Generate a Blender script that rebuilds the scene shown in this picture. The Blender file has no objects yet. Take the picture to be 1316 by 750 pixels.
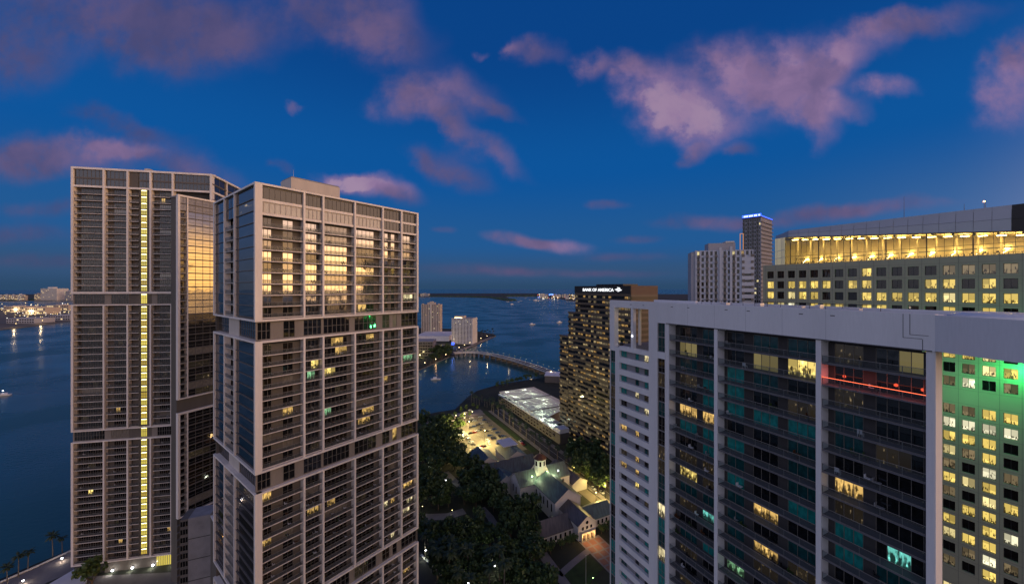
import bpy, bmesh, math, random
from mathutils import Vector, Matrix
RND = random.Random(7)
SC = bpy.context.scene
COL = SC.collection
F, HX, HY, EYE = 475.0, 658.0, 370.0, 130.0      # lens in photo pixels, eye height in metres
R = math.radians

def gp(px, py, z=0.0):
    """point on the horizontal plane z seen at a photo pixel"""
    Y = F * (EYE - z) / (py - HY)
    return ((px - HX) / F * Y, Y)
def at(px, Y):
    return ((px - HX) / F * Y, Y)
def proj(x, y, z):
    if y < 1: return (-9999, -9999)
    return (HX + F * x / y, HY - F * (z - EYE) / y)

# ------------------------------------------------------------------ materials
MATS = {}
def nd(nt, t, **kw):
    n = nt.nodes.new(t)
    for k, v in kw.items():
        if k.startswith('i_'):
            n.inputs[k[2:].replace('_', ' ')].default_value = v
        else:
            setattr(n, k, v)
    return n
def newmat(name):
    m = bpy.data.materials.new(name); m.use_nodes = True
    nt = m.node_tree; nt.nodes.clear()
    out = nt.nodes.new('ShaderNodeOutputMaterial')
    MATS[name] = m
    return m, nt, out
def surf(name, col, rough=0.6, var=0.25, scale=0.6, metal=0.0, ior=1.45, bump=0.0, streak=False, scale2=6.0):
    m, nt, out = newmat(name)
    p = nd(nt, 'ShaderNodeBsdfPrincipled'); p.inputs['Roughness'].default_value = rough
    p.inputs['Metallic'].default_value = metal; p.inputs['IOR'].default_value = ior
    tc = nd(nt, 'ShaderNodeTexCoord')
    mp = nd(nt, 'ShaderNodeMapping'); nt.links.new(tc.outputs['Object'], mp.inputs[0])
    if streak: mp.inputs['Scale'].default_value = (1, 1, 0.12)
    n1 = nd(nt, 'ShaderNodeTexNoise'); n1.inputs['Scale'].default_value = scale; n1.inputs['Detail'].default_value = 5
    n2 = nd(nt, 'ShaderNodeTexNoise'); n2.inputs['Scale'].default_value = scale2; n2.inputs['Detail'].default_value = 3
    nt.links.new(mp.outputs[0], n1.inputs[0]); nt.links.new(mp.outputs[0], n2.inputs[0])
    ad = nd(nt, 'ShaderNodeMath', operation='MULTIPLY_ADD'); ad.inputs[1].default_value = 0.5
    nt.links.new(n2.outputs[0], ad.inputs[0]); nt.links.new(n1.outputs[0], ad.inputs[2])
    mr = nd(nt, 'ShaderNodeMapRange'); mr.inputs[1].default_value = 0.45; mr.inputs[2].default_value = 1.05
    mr.inputs[3].default_value = 1 - var; mr.inputs[4].default_value = 1 + var * 0.6
    nt.links.new(ad.outputs[0], mr.inputs[0])
    vm = nd(nt, 'ShaderNodeVectorMath', operation='SCALE'); vm.inputs[0].default_value = col
    nt.links.new(mr.outputs[0], vm.inputs['Scale']); nt.links.new(vm.outputs[0], p.inputs['Base Color'])
    if bump:
        b = nd(nt, 'ShaderNodeBump'); b.inputs['Strength'].default_value = bump; b.inputs['Distance'].default_value = 0.1
        nt.links.new(ad.outputs[0], b.inputs['Height']); nt.links.new(b.outputs[0], p.inputs['Normal'])
    nt.links.new(p.outputs[0], out.inputs[0])
    return m
def glassy(name, col, ior=2.0, rough=0.04, var=0.5):
    """opaque architectural glass: dark room behind a reflecting pane, each pane set a touch out of true"""
    m, nt, out = newmat(name)
    p = nd(nt, 'ShaderNodeBsdfPrincipled'); p.inputs['Roughness'].default_value = rough; p.inputs['IOR'].default_value = ior
    uv = nd(nt, 'ShaderNodeUVMap')
    wn = nd(nt, 'ShaderNodeTexNoise'); wn.inputs['Scale'].default_value = 2.3; wn.inputs['Detail'].default_value = 2
    nt.links.new(uv.outputs[0], wn.inputs[0])
    mr = nd(nt, 'ShaderNodeMapRange'); mr.inputs[1].default_value = .35; mr.inputs[2].default_value = .65
    mr.inputs[3].default_value = 1 - var; mr.inputs[4].default_value = 1 + var
    nt.links.new(wn.outputs[0], mr.inputs[0])
    vm = nd(nt, 'ShaderNodeVectorMath', operation='SCALE'); vm.inputs[0].default_value = col
    nt.links.new(mr.outputs[0], vm.inputs['Scale']); nt.links.new(vm.outputs[0], p.inputs['Base Color'])
    # pane tilt: a little noise in the normal
    ft = nd(nt, 'ShaderNodeTexNoise'); ft.inputs['Scale'].default_value = 0.9; ft.inputs['Detail'].default_value = 1
    nt.links.new(uv.outputs[0], ft.inputs[0])
    b = nd(nt, 'ShaderNodeBump'); b.inputs['Strength'].default_value = 0.25; b.inputs['Distance'].default_value = 0.06
    nt.links.new(ft.outputs[0], b.inputs['Height']); nt.links.new(b.outputs[0], p.inputs['Normal'])
    nt.links.new(p.outputs[0], out.inputs[0])
    return m
def lit(name, col, strength, mode='room', back=0.02):
    """lit window: room light seen through a pane, darker furniture low down, lamps high up"""
    m, nt, out = newmat(name)
    L = nt.links.new
    p = nd(nt, 'ShaderNodeBsdfPrincipled'); p.inputs['Roughness'].default_value = 0.08; p.inputs['IOR'].default_value = 1.6
    p.inputs['Base Color'].default_value = (back, back, back, 1)
    uv = nd(nt, 'ShaderNodeUVMap')
    sp = nd(nt, 'ShaderNodeSeparateXYZ'); L(uv.outputs[0], sp.inputs[0])
    fv = nd(nt, 'ShaderNodeMath', operation='FRACT'); L(sp.outputs[1], fv.inputs[0])
    cell = nd(nt, 'ShaderNodeVectorMath', operation='FLOOR'); L(uv.outputs[0], cell.inputs[0])
    wno = nd(nt, 'ShaderNodeTexWhiteNoise', noise_dimensions='3D'); L(cell.outputs[0], wno.inputs['Vector'])
    wsp = nd(nt, 'ShaderNodeSeparateColor'); L(wno.outputs['Color'], wsp.inputs[0])
    mp = nd(nt, 'ShaderNodeMapping'); L(uv.outputs[0], mp.inputs[0]); mp.inputs['Scale'].default_value = (3.2, 2.4, 1) if mode != 'office' else (4, 3, 1)
    n = nd(nt, 'ShaderNodeTexNoise'); L(mp.outputs[0], n.inputs[0]); n.inputs['Scale'].default_value = 1.0; n.inputs['Detail'].default_value = 3
    vo = nd(nt, 'ShaderNodeTexVoronoi', distance='CHEBYCHEV'); L(mp.outputs[0], vo.inputs['Vector']); vo.inputs['Scale'].default_value = 1.3
    sc = nd(nt, 'ShaderNodeSeparateColor'); L(vo.outputs['Color'], sc.inputs[0])
    if mode == 'room':
        # silhouettes: noise + height
        a = nd(nt, 'ShaderNodeMath', operation='MULTIPLY_ADD'); a.inputs[1].default_value = 0.55; L(fv.outputs[0], a.inputs[0]); L(n.outputs[0], a.inputs[2])
        a2 = nd(nt, 'ShaderNodeMath', operation='MULTIPLY_ADD'); a2.inputs[1].default_value = 0.30; L(sc.outputs[0], a2.inputs[0]); L(a.outputs[0], a2.inputs[2])
        mr = nd(nt, 'ShaderNodeMapRange', interpolation_type='SMOOTHSTEP'); L(a2.outputs[0], mr.inputs[0])
        mr.inputs[1].default_value = .72; mr.inputs[2].default_value = 1.02; mr.inputs[3].default_value = 0.06; mr.inputs[4].default_value = 1.0
        hot = nd(nt, 'ShaderNodeMapRange', interpolation_type='SMOOTHSTEP'); L(n.outputs[0], hot.inputs[0])
        hot.inputs[1].default_value = .6; hot.inputs[2].default_value = .72; hot.inputs[3].default_value = 0; hot.inputs[4].default_value = 1.2
        s = nd(nt, 'ShaderNodeMath', operation='MULTIPLY_ADD'); L(hot.outputs[0], s.inputs[0]); L(mr.outputs[0], s.inputs[1]); L(mr.outputs[0], s.inputs[2])
    elif mode == 'office':
        a = nd(nt, 'ShaderNodeMath', operation='MULTIPLY_ADD'); a.inputs[1].default_value = 0.75; L(fv.outputs[0], a.inputs[0]); L(sc.outputs[0], a.inputs[2])
        a2 = nd(nt, 'ShaderNodeMath', operation='MULTIPLY_ADD'); a2.inputs[1].default_value = 0.5; L(n.outputs[0], a2.inputs[0]); L(a.outputs[0], a2.inputs[2])
        s = nd(nt, 'ShaderNodeMapRange', interpolation_type='SMOOTHSTEP'); L(a2.outputs[0], s.inputs[0])
        s.inputs[1].default_value = .55; s.inputs[2].default_value = .95; s.inputs[3].default_value = 0.10; s.inputs[4].default_value = 1.0
    elif mode == 'curtain':
        wv = nd(nt, 'ShaderNodeTexWave'); mp2 = nd(nt, 'ShaderNodeMapping'); L(uv.outputs[0], mp2.inputs[0]); mp2.inputs['Scale'].default_value = (9, .4, 1)
        L(mp2.outputs[0], wv.inputs[0]); wv.inputs['Scale'].default_value = .8; wv.inputs['Distortion'].default_value = 2
        s = nd(nt, 'ShaderNodeMapRange'); L(wv.outputs[0], s.inputs[0]); s.inputs[3].default_value = .6; s.inputs[4].default_value = 1
    else:  # dim: spots only
        s = nd(nt, 'ShaderNodeMapRange', interpolation_type='SMOOTHSTEP'); L(n.outputs[0], s.inputs[0])
        s.inputs[1].default_value = .60; s.inputs[2].default_value = .78; s.inputs[3].default_value = 0.03; s.inputs[4].default_value = .8
    if mode in ('room', 'office'):   # a blind let down by a different amount in every pane
        bl = nd(nt, 'ShaderNodeMath', operation='MULTIPLY_ADD'); L(wsp.outputs[0], bl.inputs[0]); bl.inputs[1].default_value = -1.1 if mode == 'office' else -.7; bl.inputs[2].default_value = 1.25
        isb = nd(nt, 'ShaderNodeMath', operation='GREATER_THAN'); L(fv.outputs[0], isb.inputs[0]); L(bl.outputs[0], isb.inputs[1])
        mb_ = nd(nt, 'ShaderNodeMix', data_type='FLOAT'); L(isb.outputs[0], mb_.inputs[0]); L(s.outputs[0], mb_.inputs[2]); mb_.inputs[3].default_value = .62
        s = mb_; so_ = mb_.outputs[0]
    else: so_ = s.outputs[0]
    cb_ = nd(nt, 'ShaderNodeMapRange'); L(wsp.outputs[1], cb_.inputs[0]); cb_.inputs[3].default_value = .45 if mode != 'curtain' else .7; cb_.inputs[4].default_value = 1.15
    m1 = nd(nt, 'ShaderNodeMath', operation='MULTIPLY'); L(so_, m1.inputs[0]); L(cb_.outputs[0], m1.inputs[1])
    m2 = nd(nt, 'ShaderNodeMath', operation='MULTIPLY'); m2.inputs[1].default_value = strength; L(m1.outputs[0], m2.inputs[0])
    p.inputs['Emission Color'].default_value = (*col, 1)
    L(m2.outputs[0], p.inputs['Emission Strength'])
    L(p.outputs[0], out.inputs[0])
    m.cycles.emission_sampling = 'NONE'
    return m
def glow(name, col, strength, sample=False):
    m, nt, out = newmat(name)
    e = nd(nt, 'ShaderNodeEmission'); e.inputs[0].default_value = (*col, 1); e.inputs[1].default_value = strength
    nt.links.new(e.outputs[0], out.inputs[0])
    m.cycles.emission_sampling = 'AUTO' if sample else 'NONE'
    return m
def clear(name, tint, opac, rough=0.05, ior=1.7):
    m, nt, out = newmat(name)
    t = nd(nt, 'ShaderNodeBsdfTransparent'); t.inputs[0].default_value = (*tint, 1)
    p = nd(nt, 'ShaderNodeBsdfPrincipled'); p.inputs['Roughness'].default_value = rough; p.inputs['IOR'].default_value = ior
    p.inputs['Base Color'].default_value = (0.30, 0.32, 0.33, 1)
    mx = nd(nt, 'ShaderNodeMixShader'); mx.inputs[0].default_value = opac
    nt.links.new(t.outputs[0], mx.inputs[1]); nt.links.new(p.outputs[0], mx.inputs[2]); nt.links.new(mx.outputs[0], out.inputs[0])
    return m

# ------------------------------------------------------------------ mesh building
class Face:
    """vertical facade: origin, unit direction d (left to right seen from outside), outward normal n"""
    def __init__(s, ox, oy, dx, dy):
        l = math.hypot(dx, dy); s.ox, s.oy, s.dx, s.dy = ox, oy, dx / l, dy / l
        s.nx, s.ny = s.dy, -s.dx
    def u(s, px):
        k = (px - HX) / F
        return (k * s.oy - s.ox) / (s.dx - k * s.dy)
    def p(s, u, n, z):
        return (s.ox + s.dx * u + s.nx * n, s.oy + s.dy * u + s.ny * n, z)
    def off(s, u=0, n=0):
        x, y, _ = s.p(u, n, 0); return Face(x, y, s.dx, s.dy)
    def turned(s, u, n=0):
        """the face round the corner at u, on the right-hand side"""
        x, y, _ = s.p(u, n, 0); return Face(x, y, -s.nx, -s.ny)
WORLD = Face(0, 0, 1, 0)     # u = x, n = -y

class MB:
    def __init__(s): s.v = []; s.f = []; s.m = []; s.uv = {}
    def quad(s, a, b, c, d, mat, uv=False):
        i = len(s.v); s.v += [a, b, c, d]; s.f.append((i, i+1, i+2, i+3)); s.m.append(mat)
        if uv:
            k = RND.randint(0, 400); j = RND.randint(0, 400)
            s.uv[len(s.f)-1] = [(k, j), (k+1, j), (k+1, j+1), (k, j+1)]
    def poly(s, pts, mat):
        i = len(s.v); s.v += list(pts); s.f.append(tuple(range(i, i+len(pts)))); s.m.append(mat)
    def box(s, fc, u0, u1, n0, n1, z0, z1, mat, top=None):
        if u1 < u0: u0, u1 = u1, u0
        if n1 < n0: n0, n1 = n1, n0
        i = len(s.v)
        for z in (z0, z1):
            for (u, n) in ((u0, n1), (u1, n1), (u1, n0), (u0, n0)):
                s.v.append(fc.p(u, n, z))
        s.f += [(i, i+1, i+5, i+4), (i+1, i+2, i+6, i+5), (i+2, i+3, i+7, i+6), (i+3, i, i+4, i+7), (i+4, i+5, i+6, i+7), (i+3, i+2, i+1, i)]
        s.m += [mat]*4 + [top or mat, mat]
    def prism(s, pts, z0, z1, mat, top=None):
        """vertical extrusion of a counter-clockwise ground outline"""
        n = len(pts); i = len(s.v)
        s.v += [(x, y, z0) for x, y in pts] + [(x, y, z1) for x, y in pts]
        for k in range(n):
            j = (k+1) % n
            s.f.append((i+k, i+j, i+n+j, i+n+k)); s.m.append(mat)
        s.f.append(tuple(range(i+n, i+2*n))); s.m.append(top or mat)
        s.f.append(tuple(range(i+n-1, i-1, -1))); s.m.append(mat)
    def tube(s, a, b, r0, r1, mat, n=6, cap=True):
        a, b = Vector(a), Vector(b); ax = (b-a).normalized()
        t = Vector((0, 0, 1)) if abs(ax.z) < .9 else Vector((1, 0, 0))
        e1 = ax.cross(t).normalized(); e2 = ax.cross(e1)
        i = len(s.v)
        for c, r in ((a, r0), (b, r1)):
            for k in range(n):
                w = 2*math.pi*k/n; q = c + (e1*math.cos(w) + e2*math.sin(w))*r
                s.v.append(tuple(q))
        for k in range(n):
            j = (k+1) % n
            s.f.append((i+k, i+n+k, i+n+j, i+j)); s.m.append(mat)
        if cap:
            s.f.append(tuple(range(i+n-1, i-1, -1))[::-1]); s.m.append(mat)
            s.f.append(tuple(range(i+n, i+2*n))[::-1]); s.m.append(mat)
    def ball(s, c, r, mat, nu=8, nv=5, sz=1.0):
        i = len(s.v)
        for a in range(nv+1):
            th = math.pi*a/nv
            for b in range(nu):
                ph = 2*math.pi*b/nu
                s.v.append((c[0]+r*math.sin(th)*math.cos(ph), c[1]+r*math.sin(th)*math.sin(ph), c[2]+r*sz*math.cos(th)))
        for a in range(nv):
            for b in range(nu):
                b2 = (b+1) % nu
                s.f.append((i+a*nu+b, i+(a+1)*nu+b, i+(a+1)*nu+b2, i+a*nu+b2)); s.m.append(mat)
    def pane(s, fc, u0, u1, n, z0, z1, mat):
        s.quad(fc.p(u0, n, z0), fc.p(u1, n, z0), fc.p(u1, n, z1), fc.p(u0, n, z1), mat, True)
    def join(s, o):
        i = len(s.v); b = len(s.f)
        s.v += o.v; s.f += [tuple(q+i for q in f) for f in o.f]; s.m += o.m
        for k, w in o.uv.items(): s.uv[b+k] = w
    def mesh(s, name, loc=(0, 0, 0)):
        me = bpy.data.meshes.new(name)
        me.from_pydata([(x-loc[0], y-loc[1], z-loc[2]) for x, y, z in s.v], [], s.f)
        used = []
        for m in s.m:
            if m not in used: used.append(m)
        for m in used: me.materials.append(MATS[m])
        ix = {m: k for k, m in enumerate(used)}
        me.polygons.foreach_set('material_index', [ix[m] for m in s.m])
        if s.uv:
            ul = me.uv_layers.new(name='UVMap'); 
            for k, w in s.uv.items():
                ls = me.polygons[k].loop_start
                for q in range(4): ul.data[ls+q].uv = w[q]
        me.update()
        return me
    def build(s, name, parent=None, loc=None, smooth=False):
        if loc is None: loc = tuple(parent.matrix_world.translation) if False else (wloc(parent) if parent else (0, 0, 0))
        me = s.mesh(name, loc)
        if smooth: me.polygons.foreach_set('use_smooth', [True]*len(me.polygons))
        o = bpy.data.objects.new(name, me); COL.objects.link(o)
        if parent: o.parent = parent; o.location = (0, 0, 0)
        else: o.location = loc
        return o
def wloc(o):
    x = Vector((0, 0, 0))
    while o is not None:
        x = x + o.location; o = o.parent
    return tuple(x)
def tag(o, label=None, cat=None, group=None, kind=None):
    if label: o['label'] = label
    if cat: o['category'] = cat
    if group: o['group'] = group
    if kind: o['kind'] = kind
    return o
def thing(name, loc, label, cat, group=None):
    o = bpy.data.objects.new(name, None); COL.objects.link(o); o.location = loc
    o.empty_display_size = 1
    return tag(o, label, cat, group)
def copy_tree(o, parent=None):
    c = o.copy(); COL.objects.link(c)
    if parent: c.parent = parent
    for ch in list(o.children):
        copy_tree(ch, c)
    return c
def emit(root, name, items, cap=100):
    """items: (centre, size, fn). The largest in view become parts of their own, the rest one part."""
    sc = []
    for it in items:
        (x, y, z), a, fn = it
        px, py = proj(x, y, z)
        vis = 1.0 if (-10 < px < 1326 and -10 < py < 758) else 0.001
        if len(it) == 3: w = vis*a/(x*x+y*y+(z-EYE)**2)
        sc.append((w, fn))
    order = sorted(range(len(sc)), key=lambda k: -sc[k][0])
    rest = MB(); nrest = 0
    for r, k in enumerate(order):
        if r < cap:
            m = MB(); sc[k][1](m)
            if m.f: m.build(name, root)
        else:
            sc[k][1](rest); nrest += 1
    if rest.f:
        o = rest.build(name, root)
        if nrest > 1: o['kind'] = 'stuff'
# ------------------------------------------------------------------ palette
surf('frame_white', (0.82, 0.75, 0.69), .55, .16, .4, streak=True)
surf('edge_white', (0.74, 0.67, 0.62), .6, .2, .8)
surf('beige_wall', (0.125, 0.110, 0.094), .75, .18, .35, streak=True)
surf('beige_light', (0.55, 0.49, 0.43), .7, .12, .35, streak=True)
surf('core_dark', (0.05, 0.05, 0.05), .8, .2)
surf('roof_grey', (0.28, 0.27, 0.28), .85, .3, .25)
surf('roof_white', (0.66, 0.64, 0.66), .7, .12, .2)
surf('slab_grey', (0.13, 0.118, 0.11), .7, .2)
surf('mullion', (0.15, 0.138, 0.125), .45, .08)
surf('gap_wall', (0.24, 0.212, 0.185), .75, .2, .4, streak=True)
surf('rail_metal', (0.24, 0.222, 0.21), .4, .05)
clear('rail_glass', (.74, .76, .76), .13)
clear('rail_glass_dark', (.62, .68, .70), .10)
glassy('glass_dark', (.010, .010, .011), 1.6)
glassy('glass_blue', (.022, .022, .026), 1.75, .04)
glassy('glass_brown', (.020, .014, .009), 1.65)
glassy('glass_curtain', (.20, .18, .15), 1.9, .08, .2)
glassy('glass_gold', (.012, .012, .011), 3.1, .05)
lit('lit_warm', (1.0, .62, .18), .9, 'room')
lit('lit_yellow', (1.0, .74, .20), 1.3, 'room')
lit('lit_cream', (1.0, .84, .46), 1.25, 'room')
lit('lit_dim', (1.0, .72, .36), .55, 'dim')
lit('lit_green', (.45, 1.0, .5), .55, 'room')
lit('lit_teal', (.25, 1.0, .85), .75, 'room')
lit('lit_curtain', (1.0, .80, .30), .20, 'curtain')
lit('lit_stair', (1.0, .80, .13), 1.0, 'curtain')
glow('stair_tube', (1.0, .93, .5), 5.0, True)
lit('lit_stair_deep', (1.0, .70, .10), .8, 'curtain')
lit('office_yellow', (1.0, .72, .17), 1.15, 'office')
lit('office_cream', (1.0, .82, .36), 1.2, 'office')
lit('office_white', (1.0, .93, .62), 1.25, 'office')
lit('office_dim', (1.0, .75, .4), .22, 'office')
# condo palette
surf('condo_white', (0.68, 0.68, 0.70), .7, .11, .22, streak=True, bump=.12)
surf('condo_joint', (0.10, 0.10, 0.11), .7, .1)
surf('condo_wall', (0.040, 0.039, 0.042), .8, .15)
surf('condo_band', (0.22, 0.22, 0.245), .7, .1)
surf('condo_slab', (0.13, 0.13, 0.15), .65, .15)
glassy('glass_black', (.006, .007, .009), 1.55)
glassy('glass_teal', (.012, .20, .19), 1.55, .1, .25)
glassy('glass_teal_dark', (.006, .05, .055), 1.6, .06, .3)
# office / bank
surf('office_wall', (0.36, 0.34, 0.245), .8, .08, .2)
surf('office_joint', (0.18, .175, .15), .8, .1)
surf('office_screen', (0.40, 0.41, 0.45), .5, .08, .2, metal=.3)
surf('office_ceiling', (0.62, 0.52, 0.34), .8, .1)
surf('bank_stone', (0.10, 0.078, 0.062), .55, .12, .2)
surf('bank_dark', (0.018, 0.014, 0.013), .5, .1)
surf('bank_side', (0.12, 0.078, 0.058), .7, .1, .1)
surf('white_cool', (0.47, 0.51, 0.59), .8, .1, .05)
surf('white_far', (0.62, 0.60, 0.58), .8, .1, .05)
surf('beige_far', (0.52, 0.44, 0.36), .8, .1, .05)
surf('grey_far', (0.36, 0.36, 0.40), .8, .1, .05)
# ground
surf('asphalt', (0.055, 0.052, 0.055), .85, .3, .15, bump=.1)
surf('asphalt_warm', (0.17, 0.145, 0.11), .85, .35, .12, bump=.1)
surf('paving', (0.19, 0.17, 0.165), .8, .25, .2)
surf('paving_red', (0.22, 0.10, 0.07), .8, .25, .4)
surf('soil', (0.030, 0.034, 0.020), .95, .6, .08)
surf('lawn_grass', (0.025, 0.05, 0.012), .95, .5, .3)
surf('paint_white', (0.6, 0.6, 0.58), .7, .15)
surf('far_land', (0.020, 0.026, 0.026), .95, .5, .01)
surf('port_ground', (0.14, 0.12, 0.10), .9, .5, .02)
surf('stone_quay', (0.16, 0.15, 0.14), .8, .3, .3)
surf('bark', (0.075, 0.055, 0.04), .9, .3, 3)
surf('palm_bark', (0.14, 0.12, 0.10), .9, .3, 3)
surf('leaf_dark', (0.045, 0.080, 0.022), .6, .5, .8)
surf('leaf_mid', (0.070, 0.115, 0.028), .6, .5, .8)
surf('leaf_palm', (0.030, 0.050, 0.018), .55, .4, .8)
surf('metal_dark', (0.05, 0.05, 0.055), .4, .1, metal=.5)
surf('metal_light', (0.5, 0.5, 0.52), .4, .1, metal=.5)
surf('church_white', (0.56, 0.53, 0.50), .75, .1, .3)
surf('church_trim', (0.60, 0.54, 0.42), .7, .1)
surf('hedge_leaf', (0.04, 0.07, 0.02), .8, .5, 1.5)
surf('door_wood', (0.12, 0.05, 0.02), .5, .2, 3)
surf('tyre', (.015, .015, .015), .8, .1)
surf('boat_white', (.7, .7, .72), .35, .05)
surf('water_foam', (.13, .18, .22), .5, .4, .3)
for nm, c in dict(white=(.65,.65,.66), silver=(.38,.39,.41), black=(.02,.02,.022), red=(.30,.03,.02), blue=(.03,.06,.16), grey=(.12,.12,.13), beige=(.40,.34,.25)).items():
    surf('car_'+nm, c, .3, .03, metal=.2)
for nm, c in dict(white=(.9,.92,1.0), warm=(1.0,.74,.34), yellow=(1.0,.82,.30), green=(.55,1.0,.35), blue=(.05,.16,1.0), red=(1.0,.10,.05), orange=(1.0,.45,.12)).items():
    glow('lamp_'+nm, c, 14 if nm not in ('blue', 'red') else 6)
glow('sign_white', (.93, .96, 1.0), 1.6)
glow('sign_blue', (.04, .10, 1.0), 3.2)
glow('sign_pale', (.6, .72, 1.0), 2.5)
glow('neon_red', (1.0, .16, .07), 2.6)
glow('tube_orange', (1.0, .45, .22), .55)
glow('fluor', (.78, .95, .60), 3.5, True)
glow('bridge_lamp', (1.0, .80, .5), 2.2)
lit('bank_amber', (1.0, .58, .17), .55, 'room')
lit('bank_pale', (1.0, .74, .34), .75, 'room')
glow('ceiling_lamp', (1.0, .70, .20), 30.0, True)

def roof_mat(name, c1, c2, ang):
    """standing-seam copper roof in weathered sheets"""
    m, nt, out = newmat(name); L = nt.links.new
    p = nd(nt, 'ShaderNodeBsdfPrincipled'); p.inputs['Roughness'].default_value = .55
    tc = nd(nt, 'ShaderNodeTexCoord'); mp = nd(nt, 'ShaderNodeMapping'); L(tc.outputs['Object'], mp.inputs[0])
    mp.inputs['Rotation'].default_value = (0, 0, ang); mp.inputs['Scale'].default_value = (1.4, .22, .22)
    n = nd(nt, 'ShaderNodeTexNoise'); L(mp.outputs[0], n.inputs[0]); n.inputs['Scale'].default_value = .9; n.inputs['Detail'].default_value = 3
    n2 = nd(nt, 'ShaderNodeTexNoise'); L(tc.outputs['Object'], n2.inputs[0]); n2.inputs['Scale'].default_value = .08
    a = nd(nt, 'ShaderNodeMath', operation='ADD'); L(n.outputs[0], a.inputs[0]); L(n2.outputs[0], a.inputs[1])
    mr = nd(nt, 'ShaderNodeMapRange'); L(a.outputs[0], mr.inputs[0]); mr.inputs[1].default_value = .8; mr.inputs[2].default_value = 1.2
    mx = nd(nt, 'ShaderNodeMix', data_type='RGBA'); L(mr.outputs[0], mx.inputs[0]); mx.inputs[6].default_value = (*c1, 1); mx.inputs[7].default_value = (*c2, 1)
    L(mx.outputs[2], p.inputs['Base Color']); L(p.outputs[0], out.inputs[0])
roof_mat('copper_roof', (.060, .064, .066), (.10, .15, .125), R(26))
roof_mat('copper_roof_across', (.062, .060, .060), (.10, .135, .118), R(116))
roof_mat('brown_roof', (.07, .062, .06), (.13, .11, .10), R(26))

# water
def water_mat():
    m, nt, out = newmat('bay_water'); L = nt.links.new
    p = nd(nt, 'ShaderNodeBsdfPrincipled'); p.inputs['Roughness'].default_value = .16; p.inputs['IOR'].default_value = 1.33; p.inputs['Specular Tint'].default_value = (.68, .95, .88, 1)
    tc = nd(nt, 'ShaderNodeTexCoord')
    big = nd(nt, 'ShaderNodeTexNoise'); L(tc.outputs['Object'], big.inputs[0]); big.inputs['Scale'].default_value = .0022; big.inputs['Detail'].default_value = 4
    mr = nd(nt, 'ShaderNodeMapRange'); L(big.outputs[0], mr.inputs[0]); mr.inputs[1].default_value = .35; mr.inputs[2].default_value = .65
    mx = nd(nt, 'ShaderNodeMix', data_type='RGBA'); L(mr.outputs[0], mx.inputs[0]); mx.inputs[6].default_value = (.018, .078, .084, 1); mx.inputs[7].default_value = (.026, .108, .114, 1)
    L(mx.outputs[2], p.inputs['Base Color'])
    mp = nd(nt, 'ShaderNodeMapping'); L(tc.outputs['Object'], mp.inputs[0]); mp.inputs['Rotation'].default_value = (0, 0, R(25)); mp.inputs['Scale'].default_value = (.5, 1, 1)
    pr = nd(nt, 'ShaderNodeTexNoise'); L(tc.outputs['Object'], pr.inputs[0]); pr.inputs['Scale'].default_value = .009; pr.inputs['Detail'].default_value = 5
    rm = nd(nt, 'ShaderNodeMapRange'); L(pr.outputs[0], rm.inputs[0]); rm.inputs[1].default_value = .38; rm.inputs[2].default_value = .62; rm.inputs[3].default_value = .10; rm.inputs[4].default_value = .34; L(rm.outputs[0], p.inputs['Roughness'])
    w1 = nd(nt, 'ShaderNodeTexNoise'); L(mp.outputs[0], w1.inputs[0]); w1.inputs['Scale'].default_value = .35; w1.inputs['Detail'].default_value = 4; w1.inputs['Roughness'].default_value = .6
    b = nd(nt, 'ShaderNodeBump'); b.inputs['Strength'].default_value = .35; b.inputs['Distance'].default_value = .55
    L(w1.outputs[0], b.inputs['Height']); L(b.outputs[0], p.inputs['Normal'])
    L(p.outputs[0], out.inputs[0])
water_mat()

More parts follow.
